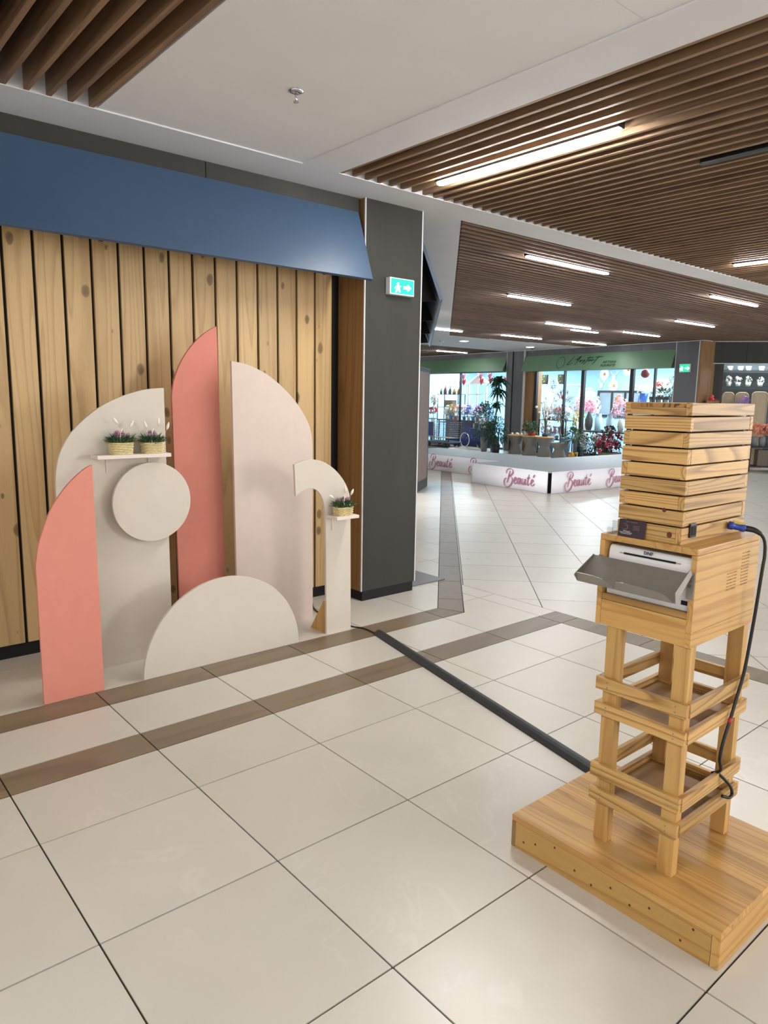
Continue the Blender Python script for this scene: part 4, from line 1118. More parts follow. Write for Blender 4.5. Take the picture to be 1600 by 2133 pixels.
# right hand shop wing, turned away
O2 = Vector((16.23, 5.84, 0)); D2 = Vector((0.603, -0.797, 0)).normalized(); N2 = Vector((D2.y, -D2.x, 0))
R2 = math.atan2(D2.y, D2.x)
def S2(s, off=0.0, z=0.0):
    p = O2 + D2 * s + N2 * off
    return (p.x, p.y, z)
def wbox(s0, s1, o0, o1, z0, z1, name, mat, parent):
    mb = MB(); mb.M = Matrix.Translation(O2) @ Matrix.Rotation(R2, 4, 'Z')
    mb.box((s0, -o0, z0), (s1, -o1, z1))
    return mb.build(name, mat, parent)
ww = empty('wall_right'); tag(ww, 'concrete fascia and frame of the shop wing at the far right', 'wall', kind='structure')
for a, b in ((0.10, 1.02), (1.025, 1.95), (1.955, 2.9), (2.905, 4.0)):
    wbox(a, b, -0.2, 0.0, 2.47, HC, 'fascia_panel', MT['concrete'], ww)
wbox(0.08, 4.0, -0.22, 0.012, 2.455, 2.47, 'edge_strip', MT['trim'], ww)
wbox(0.10, 0.30, -0.5, -0.02, 0, 2.455, 'oak_return', MT['oakpanel'], ww)
wbox(0.30, 0.50, -0.5, -0.05, 0, 2.455, 'pillar_cladding', MT['concrete'], ww)
wbox(0.1, 4.0, 0.0, 0.02, HC - 0.012, HC - 0.0005, 'edge_strip', MT['trim'], ww)
MT['darkwall'] = paint('charcoal_shop_wall', srgb(58, 66, 74), 0.6, 0.05)
wbox(0.30, 4.0, -1.0, -0.95, 0, 2.6, 'back_wall', MT['darkwall'], ww)
wbox(0.30, 0.36, -0.95, -0.5, 0, 2.6, 'side_wall', MT['darkwall'], ww)
wbox(3.95, 4.0, -0.95, 0, 0, 2.45, 'side_wall', MT['darkwall'], ww)
wbox(0.36, 4.0, -0.95, -0.2, 2.60, 2.65, 'shop_ceiling', MT['shopwhite'], ww)
w3 = empty('window_3'); tag(w3, 'dark framed shop window at the far right', 'window', kind='structure')
wbox(0.54, 2.2, -0.10, -0.09, 0.05, 2.455, 'pane', MT['glass'], w3)
wbox(2.25, 4.0, -0.10, -0.09, 0.05, 2.455, 'pane', MT['glass'], w3)
wbox(0.50, 0.56, -0.14, -0.05, 0, 2.455, 'mullion', MT['blackgloss'], w3)
wbox(2.2, 2.25, -0.14, -0.05, 0, 2.455, 'mullion', MT['blackgloss'], w3)
lt = thing('shop_ceiling_light', 'bright panel light inside the far right shop wing', 'light', (0, 0, 0), 0)
wbox(0.7, 2.3, -0.75, -0.3, 2.575, 2.60, 'frame', MT['trim'], lt)
wbox(0.75, 2.25, -0.70, -0.35, 2.568, 2.576, 'diffuser', MT['shoplight'], lt)

# ------------------------------------------------------------------ things in and around the flower shop
MT['terra'] = paint('red_orange_pot', srgb(206, 74, 52), 0.5)
MT['whitepot'] = paint('white_pot', srgb(226, 224, 220), 0.45)
MT['greypot'] = concrete('grey_pot', srgb(128, 128, 130))
MT['stoolgrey'] = concrete('grey_cast_stool', srgb(122, 118, 112))
MT['bluegrey'] = paint('zinc_blue_bucket', srgb(96, 116, 138), 0.45, 0.08)
MT['darkpot'] = paint('charcoal_pot', srgb(48, 50, 54), 0.5)
MT['gold'] = paint('gold_pot', srgb(206, 160, 78), 0.28, 0.05, metal=0.8)
MT['stooltop'] = wood('stool_wood_top', srgb(206, 164, 112), srgb(170, 124, 76), 0)
MT['pinkpetal'] = paint('pink_petal', srgb(244, 200, 212), 0.6, 0.12, 20)
MT['hotpink'] = paint('hot_pink_petal', srgb(232, 58, 108), 0.6, 0.12, 20)
MT['whitepetal'] = paint('white_petal', srgb(244, 240, 238), 0.6, 0.06, 20)
MT['redpetal'] = paint('dark_red_petal', srgb(128, 32, 46), 0.6, 0.2, 20)
MT['peach'] = paint('peach_petal', srgb(238, 172, 148), 0.6, 0.12, 20)
MT['lilac'] = paint('lilac_petal', srgb(164, 120, 190), 0.6, 0.15, 20)
MT['bluepetal'] = paint('blue_petal', srgb(66, 110, 206), 0.6, 0.15, 20)
MT['yellowpetal'] = paint('yellow_petal', srgb(226, 206, 96), 0.6, 0.15, 20)
MT['burgundy'] = paint('burgundy_leaf', srgb(112, 36, 52), 0.5, 0.25, 20)
MT['heartred'] = paint('red_heart', srgb(206, 34, 48), 0.35)
MT['heartpink'] = paint('pink_heart', srgb(238, 136, 164), 0.4)
MT['bark'] = wood('grey_bark', srgb(120, 106, 92), srgb(82, 70, 58), 2)
MT['blueceramic'] = paint('blue_ceramic', srgb(50, 110, 206), 0.3, 0.1)
MT['rattan'] = wood('rattan', srgb(206, 172, 138), srgb(158, 122, 92), 2, 30, 8, 0.4)
MT['clearblue'] = paint('pale_blue_glass', srgb(176, 206, 224), 0.2, 0.03)
MT['navy'] = paint('navy_cloth', srgb(40, 64, 132), 0.6, 0.1)

def fthing(name, label, cat, s, off, z=0.0, group=None): return thing(name, label, cat, S(s, off, z), RF, group)
def ftw(name, label, cat, s, off, z=0.0, group=None): return thing(name, label, cat, S2(s, off, z), R2, group)
def pot(t, r0, r1, h, mat, n=16, z=0.0):
    MB().lathe([(r0, z), (r1, z + h), (r1 * 0.88, z + h), (r1 * 0.86, z + h * 0.9)], n=n).build('pot', mat, t, True)
def leaves(t, c, r, n, L, w, mat, seed, droop=0.3, name='foliage', up=0.3):
    rnd = random.Random(seed); mb = MB(); c = Vector(c)
    for i in range(n):
        a = rnd.uniform(0, 6.283); e = math.asin(rnd.uniform(-0.9, 1)); q = rnd.random() ** 0.33
        d = Vector((math.cos(a) * math.cos(e), math.sin(a) * math.cos(e), math.sin(e)))
        p = c + Vector((d.x * r[0], d.y * r[1], d.z * r[2])) * q
        mb.leaf(p, d + Vector((rnd.uniform(-.5, .5), rnd.uniform(-.5, .5), up + rnd.uniform(-.4, .4))), L * rnd.uniform(0.6, 1.2), w * rnd.uniform(0.7, 1.2), droop=droop)
    return tag(mb.build(name, mat, t), kind='stuff')
def blooms(t, c, r, n, size, mat, seed, name='blossom'):
    rnd = random.Random(seed); mb = MB(); c = Vector(c)
    for i in range(n):
        a = rnd.uniform(0, 6.283); e = math.asin(rnd.uniform(-0.7, 1)); q = 0.55 + 0.45 * rnd.random()
        d = Vector((math.cos(a) * math.cos(e) * r[0], math.sin(a) * math.cos(e) * r[1], math.sin(e) * r[2])) * q
        p = c + d
        nd = d.normalized() if d.length > 1e-4 else Vector((0, 0, 1))
        u = nd.cross(Vector((0.3, 0.2, 0.9))).normalized(); v = nd.cross(u)
        sz = size * rnd.uniform(0.7, 1.25)
        for k in range(5):
            an = k * 1.2566
            mb.leaf(p, u * math.cos(an) + v * math.sin(an) + nd * 0.5, sz, sz * 0.38, droop=0)
        mb.ball(p, sz * 0.28, 5, 4)
    return tag(mb.build(name, mat, t), kind='stuff')

# plants by the left of the far pillar
t = fthing('potted_plant', 'tall dracaena with long drooping leaves in front of the far pillar', 'plant', 5.28, 0.78)
pot(t, 0.10, 0.14, 0.42, MT['bluegrey'])
MB().tube([(0, 0, 0.35), (0.02, 0, 1.0), (0.06, 0.02, 1.75)], 0.02, 8).build('stem', MT['bark'], t)
rnd = random.Random(5); mb = MB()
for (cz, cr, n) in ((2.12, 0.42, 80), (1.85, 0.36, 60), (1.45, 0.30, 40)):
    for i in range(n):
        a = rnd.uniform(0, 6.283); el = rnd.uniform(-0.2, 1.1)
        mb.leaf((0.06, 0.02, cz - 0.12 + rnd.uniform(-.05, .05)), (math.cos(a) * math.cos(el), math.sin(a) * math.cos(el), math.sin(el)), cr * rnd.uniform(0.8, 1.25), 0.032, droop=0.55)
tag(mb.build('foliage', MT['leafdark'], t), kind='stuff')
t = fthing('potted_plant', 'grey-green olive bush in a tall grey pot by the far pillar', 'plant', 5.46, 1.02)
pot(t, 0.085, 0.12, 0.42, MT['greypot']); leaves(t, (0, 0, 0.92), (0.36, 0.30, 0.54), 900, 0.11, 0.024, paint('olive_leaf', srgb(82, 112, 92), 0.5, 0.3, 20), 11)
MB().tube([(0, 0, 0.4), (0.01, 0, 0.7)], 0.014, 6).build('stem', MT['bark'], t)
t = fthing('potted_plant', 'dark green fern palm in a low charcoal pot by the far pillar', 'plant', 4.97, 1.0)
pot(t, 0.10, 0.125, 0.24, MT['darkpot']); leaves(t, (0, 0, 0.62), (0.26, 0.24, 0.40), 380, 0.22, 0.018, MT['leafdark'], 12, 0.5)
# cast stools
SP_ = [(4.455, 'plain hourglass stool with shells, leftmost of the grey cast stools'), (3.91, 'hourglass stool carrying white and red flower pots'), (3.365, 'hourglass stool carrying the cotton plant')]
for k, (s, lb) in enumerate(SP_):
    t = fthing('cast_stool', 'grey ' + lb, 'stool', s, 0.7, 0, 'grey hourglass stools outside the flower shop')
    MB().lathe([(0.20, 0.0), (0.205, 0.02), (0.135, 0.27), (0.14, 0.29), (0.225, 0.50), (0.225, 0.515)], n=24).build('body', MT['stoolgrey'], t, True)
    MB().lathe([(0.245, 0.515), (0.250, 0.52), (0.250, 0.545), (0.245, 0.55)], n=24).build('wood_top', MT['stooltop'], t)
t = fthing('cast_stool', 'lower grey hourglass stool without wooden top, beside the cotton plant', 'stool', 2.83, 0.7, 0, 'grey hourglass stools outside the flower shop')
MB().lathe([(0.21, 0.0), (0.21, 0.02), (0.13, 0.22), (0.135, 0.25), (0.235, 0.36), (0.24, 0.42), (0.20, 0.42), (0.18, 0.38)], n=24).build('body', MT['stoolgrey'], t, True)
for k, (x, y) in enumerate(((-0.12, -0.05), (-0.02, 0.02), (0.09, -0.03), (0.15, 0.05), (-0.06, 0.1))):
    p = S(4.455 - x, 0.7 - y, 0.55)
    o = MB().ball((0, 0, 0.028), 0.034, 8, 5, 0.82).build('shell', MT['whitepetal'], None, True); o.location = p
    tag(o, 'small pale shell lying on the leftmost cast stool', 'shell', 'shells on the leftmost stool')
for (dx, r, h, m, lb) in ((-0.15, 0.075, 0.12, 'whitepot', 'white pot with green plant on the second cast stool'), (0.0, 0.065, 0.11, 'terra', 'red pot with green plant, middle of the second cast stool'), (0.13, 0.07, 0.11, 'terra', 'red pot with green plant, right edge of the second cast stool')):
    t = fthing('potted_plant', lb, 'plant', 3.91 - dx, 0.72, 0.55)
    pot(t, r * 0.8, r, h, MT[m]); leaves(t, (0, 0, h + 0.12), (0.10, 0.10, 0.15), 110, 0.10, 0.018, MT['leaf'], int(dx * 100) + 40)
t = fthing('cotton_plant', 'branching plant with white cotton balls on the third cast stool', 'plant', 3.365, 0.7, 0.55)
pot(t, 0.07, 0.09, 0.07, MT['darkpot'])
rnd = random.Random(9); mb = MB(); mc = MB()
for i in range(16):
    a = rnd.uniform(0, 6.283); r = rnd.uniform(0.08, 0.38); zt = rnd.uniform(0.3, 1.15)
    e = (math.cos(a) * r, math.sin(a) * r * 0.6, zt)
    mb.tube([(0, 0, 0.05), (e[0] * 0.35, e[1] * 0.35, zt * 0.6), e], 0.006, 5)
    mc.ball(e, 0.036, 7, 5); mc.ball((e[0] * 0.7, e[1] * 0.7, zt * 0.82), 0.030, 7, 5)
tag(mb.build('branch', MT['bark'], t), kind='stuff'); tag(mc.build('cotton_ball', MT['whitepetal'], t, True), kind='stuff')
t = fthing('bonsai_tree', 'twisted grey bonsai trunk standing on the lower cast stool', 'plant', 2.83, 0.7, 0.38)
MB().tube(crspline([(0, 0, 0), (0.05, 0, 0.18), (-0.04, 0.02, 0.36), (0.03, 0, 0.52), (-0.02, 0, 0.68)], 5), 0.022, 8).build('trunk', MT['bark'], t, True)
leaves(t, (0.05, 0, 0.72), (0.22, 0.18, 0.14), 90, 0.09, 0.018, MT['leafdark'], 21)
for k, (s, off, z, lb) in enumerate(((3.62, 0.25, 0.0, 'tall zinc bucket behind the cotton plant'), (3.05, 0.22, 0.0, 'zinc bucket behind the lower cast stool'))):
    t = fthing('zinc_bucket', lb, 'bucket', s, off, z)
    MB().lathe([(0.11, 0), (0.165, 0.62 - 0.1 * k), (0.155, 0.62 - 0.1 * k), (0.14, 0.5 - 0.1 * k)], n=18).build('body', MT['bluegrey'], t, True)
    MB().tube([(0.165 * math.cos(a), 0.165 * math.sin(a), 0.615 - 0.1 * k) for a in [j * 0.3307 for j in range(19)]], 0.008, 5, closed=True).build('rim', MT['bluegrey'], t)
t = fthing('potted_plant', 'light green leafy plant in a shiny gold pot', 'plant', 2.38, 0.66)
pot(t, 0.11, 0.135, 0.19, MT['gold']); MB().tube([(0, 0, 0.15), (0, 0, 0.42)], 0.012, 6).build('stem', MT['bark'], t)
leaves(t, (0, 0, 0.62), (0.24, 0.2, 0.20), 160, 0.13, 0.03, MT['leaf'], 24)
for k, (s, off, w, lb, m) in enumerate(((2.0, 0.45, 0.30, 'white poinsettia clump right of the gold pot', 'whitepetal'), (1.62, 0.40, 0.28, 'pale mixed poinsettia clump next to the red plant', 'pinkpetal'))):
    t = fthing('flower_clump', lb, 'plant', s, off)
    pot(t, 0.13, 0.17, 0.18, MT['darkpot']); leaves(t, (0, 0, 0.42), (w, 0.22, 0.26), 170, 0.13, 0.03, MT['leafdark'], 30 + k); blooms(t, (0, -0.02, 0.46), (w, 0.22, 0.27), 34, 0.065, MT[m], 33 + k)
t = fthing('potted_plant', 'dark red leafy poinsettia in a wooden trough beside the slatted tower', 'plant', 1.25, 0.60)
MB().lathe([(0.26, 0), (0.33, 0.27), (0.31, 0.27), (0.30, 0.22)], n=20, sy=0.7).build('trough', MT['bark'], t, True)
leaves(t, (0, 0, 0.56), (0.34, 0.24, 0.36), 180, 0.13, 0.03, MT['leafdark'], 41); blooms(t, (0, -0.03, 0.56), (0.36, 0.25, 0.38), 44, 0.085, MT['redpetal'], 42); blooms(t, (-0.1, -0.05, 0.42), (0.26, 0.22, 0.16), 16, 0.07, MT['hotpink'], 43, 'pink_blossom')

# shelves and flowers just behind the glass, right window
def rack(label, s0, s1, off, zs, dpt=0.34, h=None):
    t = fthing('display_rack', label, 'rack', (s0 + s1) / 2, off)
    w = abs(s1 - s0) / 2; hh = h or max(zs)
    for x in (-w + 0.015, w - 0.015):
        for y in (-dpt / 2 + 0.015, dpt / 2 - 0.015):
            MB().box((x - 0.012, y - 0.012, 0.012), (x + 0.012, y + 0.012, hh)).build('post', MT['blackgloss'], t)
    for z in zs:
        MB().box((-w, -dpt / 2, z - 0.02), (w, dpt / 2, z)).build('shelf', MT['blackgloss'], t)
    return t
rack('tiered black rack full of potted flowers behind the cotton plant', 3.50, 4.55, -0.45, (0.42, 0.98))
k = 0
rnd = random.Random(77)
cols = ['whitepetal', 'pinkpetal', 'whitepetal', 'peach', 'pinkpetal', 'whitepetal']
words = ['white', 'pink', 'white', 'peach', 'pink', 'white']
for z, nm in ((0.98, 'upper'), (0.42, 'lower')):
    for i in range(6):
        s = 4.44 - i * 0.168
        c = cols[(i + (z < 0.5)) % 6]
        place = ('leftmost', 'second', 'third', 'fourth', 'fifth', 'rightmost')[i]
        t = fthing('potted_flower', '%s potted flower, %s on the %s rack shelf' % (words[(i + (z < 0.5)) % 6], place, nm), 'plant', s, -0.42, z, 'potted flowers on the black rack')
        pot(t, 0.042, 0.055, 0.10, MT[('whitepot', 'greypot', 'whitepot', 'peach', 'darkpot', 'whitepot')[i]], 10)
        leaves(t, (0, 0, 0.16), (0.075, 0.075, 0.08), 36, 0.06, 0.013, MT['leaf'], k); blooms(t, (0, 0, 0.24), (0.12, 0.10, 0.15), 34, 0.046, MT[c], 100 + k); k += 1
t = fthing('potted_plant', 'burgundy leaved cordyline on the rack behind the glass', 'plant', 3.98, -0.62, 1.0)
pot(t, 0.05, 0.07, 0.14, MT['whitepot']); leaves(t, (0, 0, 0.48), (0.30, 0.15, 0.26), 90, 0.24, 0.022, MT['burgundy'], 52, 0.2)
t = fthing('flower_bouquet', 'large mass of pale pink blossom branches behind the glass', 'bouquet', 3.50, -1.1, 0.012)
MB().lathe([(0.10, 0), (0.14, 0.3), (0.09, 0.7), (0.12, 0.9)], n=14).build('vase', MT['whitepot'], t, True)
blooms(t, (0, 0, 1.42), (0.40, 0.25, 0.46), 150, 0.06, MT['pinkpetal'], 61); blooms(t, (0.05, 0, 1.40), (0.42, 0.25, 0.48), 120, 0.055, MT['whitepetal'], 62, 'white_blossom'); leaves(t, (0, 0, 1.2), (0.3, 0.2, 0.25), 60, 0.10, 0.02, MT['leaflight'], 63)
t = fthing('flower_bouquet', 'yellow and white bouquet low behind the mullion', 'bouquet', 3.18, -0.40, 0.012)
MB().lathe([(0.08, 0), (0.10, 0.35), (0.07, 0.6), (0.09, 0.75)], n=14).build('vase', MT['greypot'], t, True)
blooms(t, (0, 0, 1.0), (0.20, 0.16, 0.24), 50, 0.055, MT['yellowpetal'], 66); blooms(t, (0, 0, 0.98), (0.2, 0.16, 0.24), 30, 0.05, MT['whitepetal'], 67, 'white_blossom')
t = fthing('wall_shelf', 'white shelf with wreath and pot on the shop back area', 'shelf', 5.45, -2.2, 2.02)
MB().box((-0.75, 0, 0), (0.75, 0.22, 0.03)).build('board', MT['shopwhite'], t); MB().box((-0.6, 0.18, -1.95), (-0.55, 0.22, 0)).build('upright', MT['shopwhite'], t); MB().box((0.55, 0.18, -1.95), (0.6, 0.22, 0)).build('upright', MT['shopwhite'], t)
for s, lb in ((6.10, 'left'), (5.42, 'right')):
    t = fthing('plant_frame', 'black square frame with yellow-green moss, %s of the pair' % lb, 'frame', s, -2.1, 2.052)
    MB().box((-0.11, 0, 0), (0.11, 0.06, 0.30)).build('frame', MT['blackgloss'], t); leaves(t, (0, -0.01, 0.15), (0.07, 0.03, 0.10), 50, 0.06, 0.02, paint('moss', srgb(160, 186, 60), 0.6, 0.2), 71)
t = fthing('wreath', 'white ring wreath with greenery leaning under the moss frames', 'wreath', 5.30, -1.65, 1.78)
MB().tube([(0.2 * math.cos(a), 0, 0.22 + 0.2 * math.sin(a)) for a in [j * 0.2618 for j in range(24)]], 0.022, 6, closed=True).build('ring', MT['whitepetal'], t, True); leaves(t, (0, 0, 0.22), (0.1, 0.05, 0.12), 40, 0.08, 0.02, MT['leafdark'], 73)
MB().box((-0.012, 0.0, -1.768), (0.012, 0.02, 0.05)).build('stand', MT['shopwhite'], t)
# pink plumes, jars, mirror, wall ornaments in the middle bay
t = fthing('flower_vase', 'dark bottle vase with hot pink plumes', 'vase', 3.12, -0.80, 0.72)
MB().lathe([(0.07, 0), (0.105, 0.12), (0.11, 0.30), (0.05, 0.46), (0.04, 0.52)], n=16).build('vase', MT['darkpot'], t, True); leaves(t, (-0.03, 0, 0.68), (0.17, 0.10, 0.13), 150, 0.09, 0.014, MT['hotpink'], 81, 0.1, 'plume')
tb = fthing('display_table', 'low black display table behind the middle pane', 'table', 2.15, -0.95, 0.012)
MB().box((-1.1, -0.35, 0.66), (1.1, 0.35, 0.70)).build('table_top', MT['blackgloss'], tb)
for x in (-1.05, 1.05):
    for y in (-0.3, 0.3): MB().box((x - 0.025, y - 0.025, 0), (x + 0.025, y + 0.025, 0.66)).build('leg', MT['blackgloss'], tb)
for s, lb in ((2.90, 'left'), (2.52, 'right')):
    t = fthing('glass_jar', 'tall pale blue jar on the display table, %s one' % lb, 'jar', s, -0.95, 0.712)
    MB().lathe([(0.10, 0), (0.105, 0.02), (0.105, 0.36), (0.075, 0.38), (0.075, 0.47), (0.08, 0.48)], n=18).build('body', MT['clearblue'], t, True)
t = fthing('flower_bouquet', 'pink bouquet with a pale plume on the display table', 'bouquet', 2.15, -0.95, 0.712)
MB().lathe([(0.07, 0), (0.09, 0.2), (0.06, 0.36)], n=14).build('vase', MT['whitepot'], t, True); blooms(t, (0, 0, 0.62), (0.30, 0.2, 0.28), 90, 0.07, MT['pinkpetal'], 91); blooms(t, (-0.1, 0, 0.90), (0.10, 0.08, 0.12), 14, 0.06, MT['peach'], 92, 'peach_blossom')
t = fthing('wall_mirror', 'large black framed mirror window on the pale blue back wall', 'mirror', 4.05, -3.28, 1.05)
MB().box((-0.80, -0.05, 0), (0.80, 0.0, 0.06)).build('frame_bar', MT['blackgloss'], t); MB().box((-0.80, -0.05, 0.76), (0.80, 0.0, 0.82)).build('frame_bar', MT['blackgloss'], t)
for x in (-0.80, -0.27, 0.22, 0.74): MB().box((x, -0.05, 0.06), (x + 0.06, 0.0, 0.76)).build('frame_bar', MT['blackgloss'], t)
for x0, x1 in ((-0.74, -0.27), (-0.21, 0.22), (0.28, 0.74)): MB().box((x0, -0.02, 0.06), (x1, -0.005, 0.76)).build('pane', paint('silver_pane', srgb(150, 170, 182), 0.15, 0.1, 3, metal=0.5), t)
for s, z, lb in ((4.65, 2.38, 'upper left'), (4.27, 2.02, 'lower'), (3.76, 2.50, 'upper right')):
    t = fthing('sunburst_mirror', 'round white feather sunburst on the pale blue wall, %s one' % lb, 'ornament', s, -3.29, z)
    mb = MB()
    for j in range(24):
        a = j * 0.2618; mb.leaf((0.04 * math.cos(a), -0.02, 0.04 * math.sin(a)), (math.cos(a), -0.05, math.sin(a)), 0.17, 0.03, up=Vector((0, -1, 0)), droop=0)
    mb.build('ray', MT['whitepetal'], t); MB().ball((0, -0.03, 0), 0.04, 8, 6).build('centre', MT['gold'], t, True)
for s, z, lb in ((4.26, 2.30, 'right'), (4.72, 2.05, 'left')):
    t = fthing('deer_head', 'small white deer head with antlers on the blue wall, %s one' % lb, 'ornament', s, -3.29, z)
    MB().lathe([(0.02, -0.11), (0.035, -0.08), (0.055, 0.0), (0.04, 0.05), (0.02, 0.06)], c=(0, -0.06, 0), n=10).build('head', MT['whitepetal'], t, True)
    for sg in (-1, 1):
        MB().tube([(sg * 0.02, -0.05, 0.05), (sg * 0.10, -0.05, 0.09), (sg * 0.15, -0.05, 0.17)], 0.010, 5).build('antler', MT['whitepetal'], t); MB().tube([(sg * 0.10, -0.05, 0.09), (sg * 0.09, -0.05, 0.16)], 0.008, 5).build('antler', MT['whitepetal'], t)
# right bay
t = fthing('hanging_ball', 'dark red round hanging ornament at the top of the right bay', 'ornament', 1.16, -0.5, 2.26)
MB().ball((0, 0, 0), 0.115, 14, 10).build('ball', paint('red_speckle', srgb(140, 28, 40), 0.4, 0.4, 30), t, True); MB().tube([(0, 0, 0.1), (0, 0, 0.44)], 0.004, 5).build('string', MT['black'], t)
t2 = fthing('display_table', 'white display counter in the right bay', 'table', 0.85, -0.95, 0.012)
MB().box((-0.75, -0.3, 0), (0.75, 0.3, 1.48)).build('body', MT['shopwhite'], t2); MB().box((-0.78, -0.33, 1.48), (0.78, 0.33, 1.51)).build('top', MT['shopwhite'], t2)
t = fthing('flower_pot', 'blue and white ceramic pot with white flowers', 'plant', 1.42, -0.85, 1.522)
pot(t, 0.10, 0.13, 0.24, MT['blueceramic']); blooms(t, (0, 0, 0.34), (0.16, 0.14, 0.12), 30, 0.05, MT['whitepetal'], 101)
t = fthing('planter_cart', 'black cart planter with dark foliage in the right bay', 'planter', 0.86, -0.85, 1.522)
MB().box((-0.30, -0.12, 0.08), (0.30, 0.12, 0.16)).build('tray', MT['blackgloss'], t)
for x in (-0.28, -0.1, 0.1, 0.28): MB().box((x - 0.014, -0.1, 0), (x + 0.014, 0.1, 0.08)).build('leg', MT['blackgloss'], t)
leaves(t, (0, 0, 0.22), (0.32, 0.14, 0.12), 130, 0.12, 0.03, MT['leafdark'], 111)
t = fthing('flower_bouquet', 'white and coral bouquet above the blue pot', 'bouquet', 1.12, -1.15, 1.522)
MB().lathe([(0.06, 0), (0.08, 0.15), (0.05, 0.25)], n=12).build('vase', MT['whitepot'], t, True); blooms(t, (0, 0, 0.42), (0.30, 0.16, 0.20), 80, 0.055, MT['whitepetal'], 121); blooms(t, (0, -0.1, 0.44), (0.10, 0.1, 0.10), 14, 0.06, MT['terra'], 122, 'coral_blossom')
t = fthing('potted_plant', 'arching green fern at the right end of the shop window', 'plant', 0.40, -0.75, 1.522)
pot(t, 0.07, 0.09, 0.16, MT['whitepot']); leaves(t, (0, 0, 0.46), (0.18, 0.14, 0.24), 130, 0.22, 0.02, MT['leaf'], 131, 0.5)
t = fthing('flower_bouquet', 'white frothy flowers right of the black cart planter', 'bouquet', 0.28, -1.1, 1.522)
MB().lathe([(0.06, 0), (0.08, 0.15), (0.05, 0.25)], n=12).build('vase', MT['whitepot'], t, True); blooms(t, (0, 0, 0.36), (0.2, 0.16, 0.2), 60, 0.05, MT['whitepetal'], 141)

# left window
rack('black shelf with bottles and striped boxes behind the left window', 8.70, 9.85, -0.85, (0.72, 1.24, 1.69))
for i in range(9):
    s = 9.78 - i * 0.125; col = ('leaf', 'darkpot', 'burgundy', 'clearblue', 'leafdark', 'greypot', 'gold', 'terra', 'leaf')[i]
    t = fthing('bottle_vase', '%s bottle on the top shelf of the left window, number %s from the left' % (('green', 'charcoal', 'dark red', 'pale blue', 'dark green', 'grey', 'gold', 'orange', 'slim green')[i], ('one', 'two', 'three', 'four', 'five', 'six', 'seven', 'eight', 'nine')[i]), 'vase', s, -0.80 - 0.06 * (i % 2), 1.69)
    hh = (0.20, 0.26, 0.30, 0.22, 0.28, 0.18, 0.24, 0.22, 0.26)[i]
    MB().lathe([(0.04, 0), (0.048, hh * 0.25), (0.04, hh * 0.55), (0.014, hh * 0.75), (0.016, hh)], n=10).build('body', MT[col], t, True)
    leaves(t, (0, 0, hh + 0.08), (0.05, 0.05, 0.10), 16, 0.14, 0.008, MT['leaf'], 150 + i, 0.1)
t = fthing('gift_box', 'brown box with gold stripes on the middle shelf', 'box', 9.30, -0.85, 1.24)
MB().box((-0.20, -0.1, 0), (0.20, 0.1, 0.24)).build('body', MT['bark'], t)
for x in (-0.14, -0.05, 0.04, 0.13): MB().box((x - 0.015, -0.102, 0.002), (x + 0.015, 0.101, 0.242)).build('stripe', MT['gold'], t)
t = fthing('picture_card', 'white card with pale print on the lower shelf', 'card', 9.32, -0.85, 0.72)
MB().box((-0.25, 0, 0), (0.25, 0.03, 0.42)).build('board', MT['shopwhite'], t); MB().box((-0.10, -0.003, 0.12), (0.08, 0, 0.32)).build('print', MT['clearblue'], t)
hs = [(8.23, 2.09, 'heartred', 'red', 'leftmost'), (8.25, 2.27, 'heartpink', 'pink', 'leftmost'), (7.36, 2.11, 'heartred', 'red', 'second'), (7.40, 2.27, 'heartpink', 'pink', 'second'), (6.92, 2.13, 'heartred', 'red', 'third'), (6.97, 2.28, 'heartpink', 'pink', 'third'), (6.24, 2.15, 'heartred', 'red', 'rightmost')]
HP = [(0.0, -1.0), (0.55, -0.35), (0.95, 0.2), (0.85, 0.7), (0.45, 0.85), (0.0, 0.5), (-0.45, 0.85), (-0.85, 0.7), (-0.95, 0.2), (-0.55, -0.35)]
for s, z, m, cn_, wh in hs:
    t = fthing('heart_ornament', '%s hanging heart, %s of the garland in the left window' % (cn_, wh), 'ornament', s, -0.5, z, 'hanging hearts')
    vs = [(0, -0.05, 0.0), (0, 0.05, 0.0)] + [(a * 0.125, 0, b * 0.125) for a, b in HP]
    MB().add(vs, [(0, 2 + i, 2 + (i + 1) % 10) for i in range(10)] + [(1, 2 + (i + 1) % 10, 2 + i) for i in range(10)]).build('heart', MT[m], t, True)
    MB().tube([(0, 0, 0.05), (0, 0, 2.66 - z)], 0.003, 4).build('string', MT['shopwhite'], t)
t = fthing('house_frame', 'white house shaped trellis frame behind the left window', 'trellis', 8.08, -1.0, 0.012)
for x in (-0.44, 0.0, 0.44): MB().box((x - 0.025, -0.02, 0), (x + 0.025, 0.02, 2.03)).build('post', MT['shopwhite'], t)
for z in (0.9, 1.28, 1.66, 2.0): MB().box((-0.44, -0.018, z), (0.44, 0.018, z + 0.04)).build('rail', MT['shopwhite'], t)
for sg in (-1, 1): MB().obox((sg * 0.28, 0, 2.19), (sg * 0.30, 0, -0.17), (0, 0.03, 0), (0.012, 0, 0.022 * sg * sg)).build('roof_bar', MT['shopwhite'], t)
MB().prism([(-0.40, 2.04), (0.40, 2.04), (0.0, 2.30)], -0.01, 0.01, lambda a, b, c: (a, c, b)).build('gable', MT['cream'], t)
tb = fthing('display_table', 'long dark table of small flower pots behind the left window', 'table', 8.0, -0.45, 0.012)
MB().box((-1.25, -0.22, 0.78), (1.25, 0.22, 0.82)).build('table_top', MT['blackgloss'], tb)
for x in (-1.2, 1.2):
    for y in (-0.18, 0.18): MB().box((x - 0.02, y - 0.02, 0), (x + 0.02, y + 0.02, 0.78)).build('leg', MT['blackgloss'], tb)
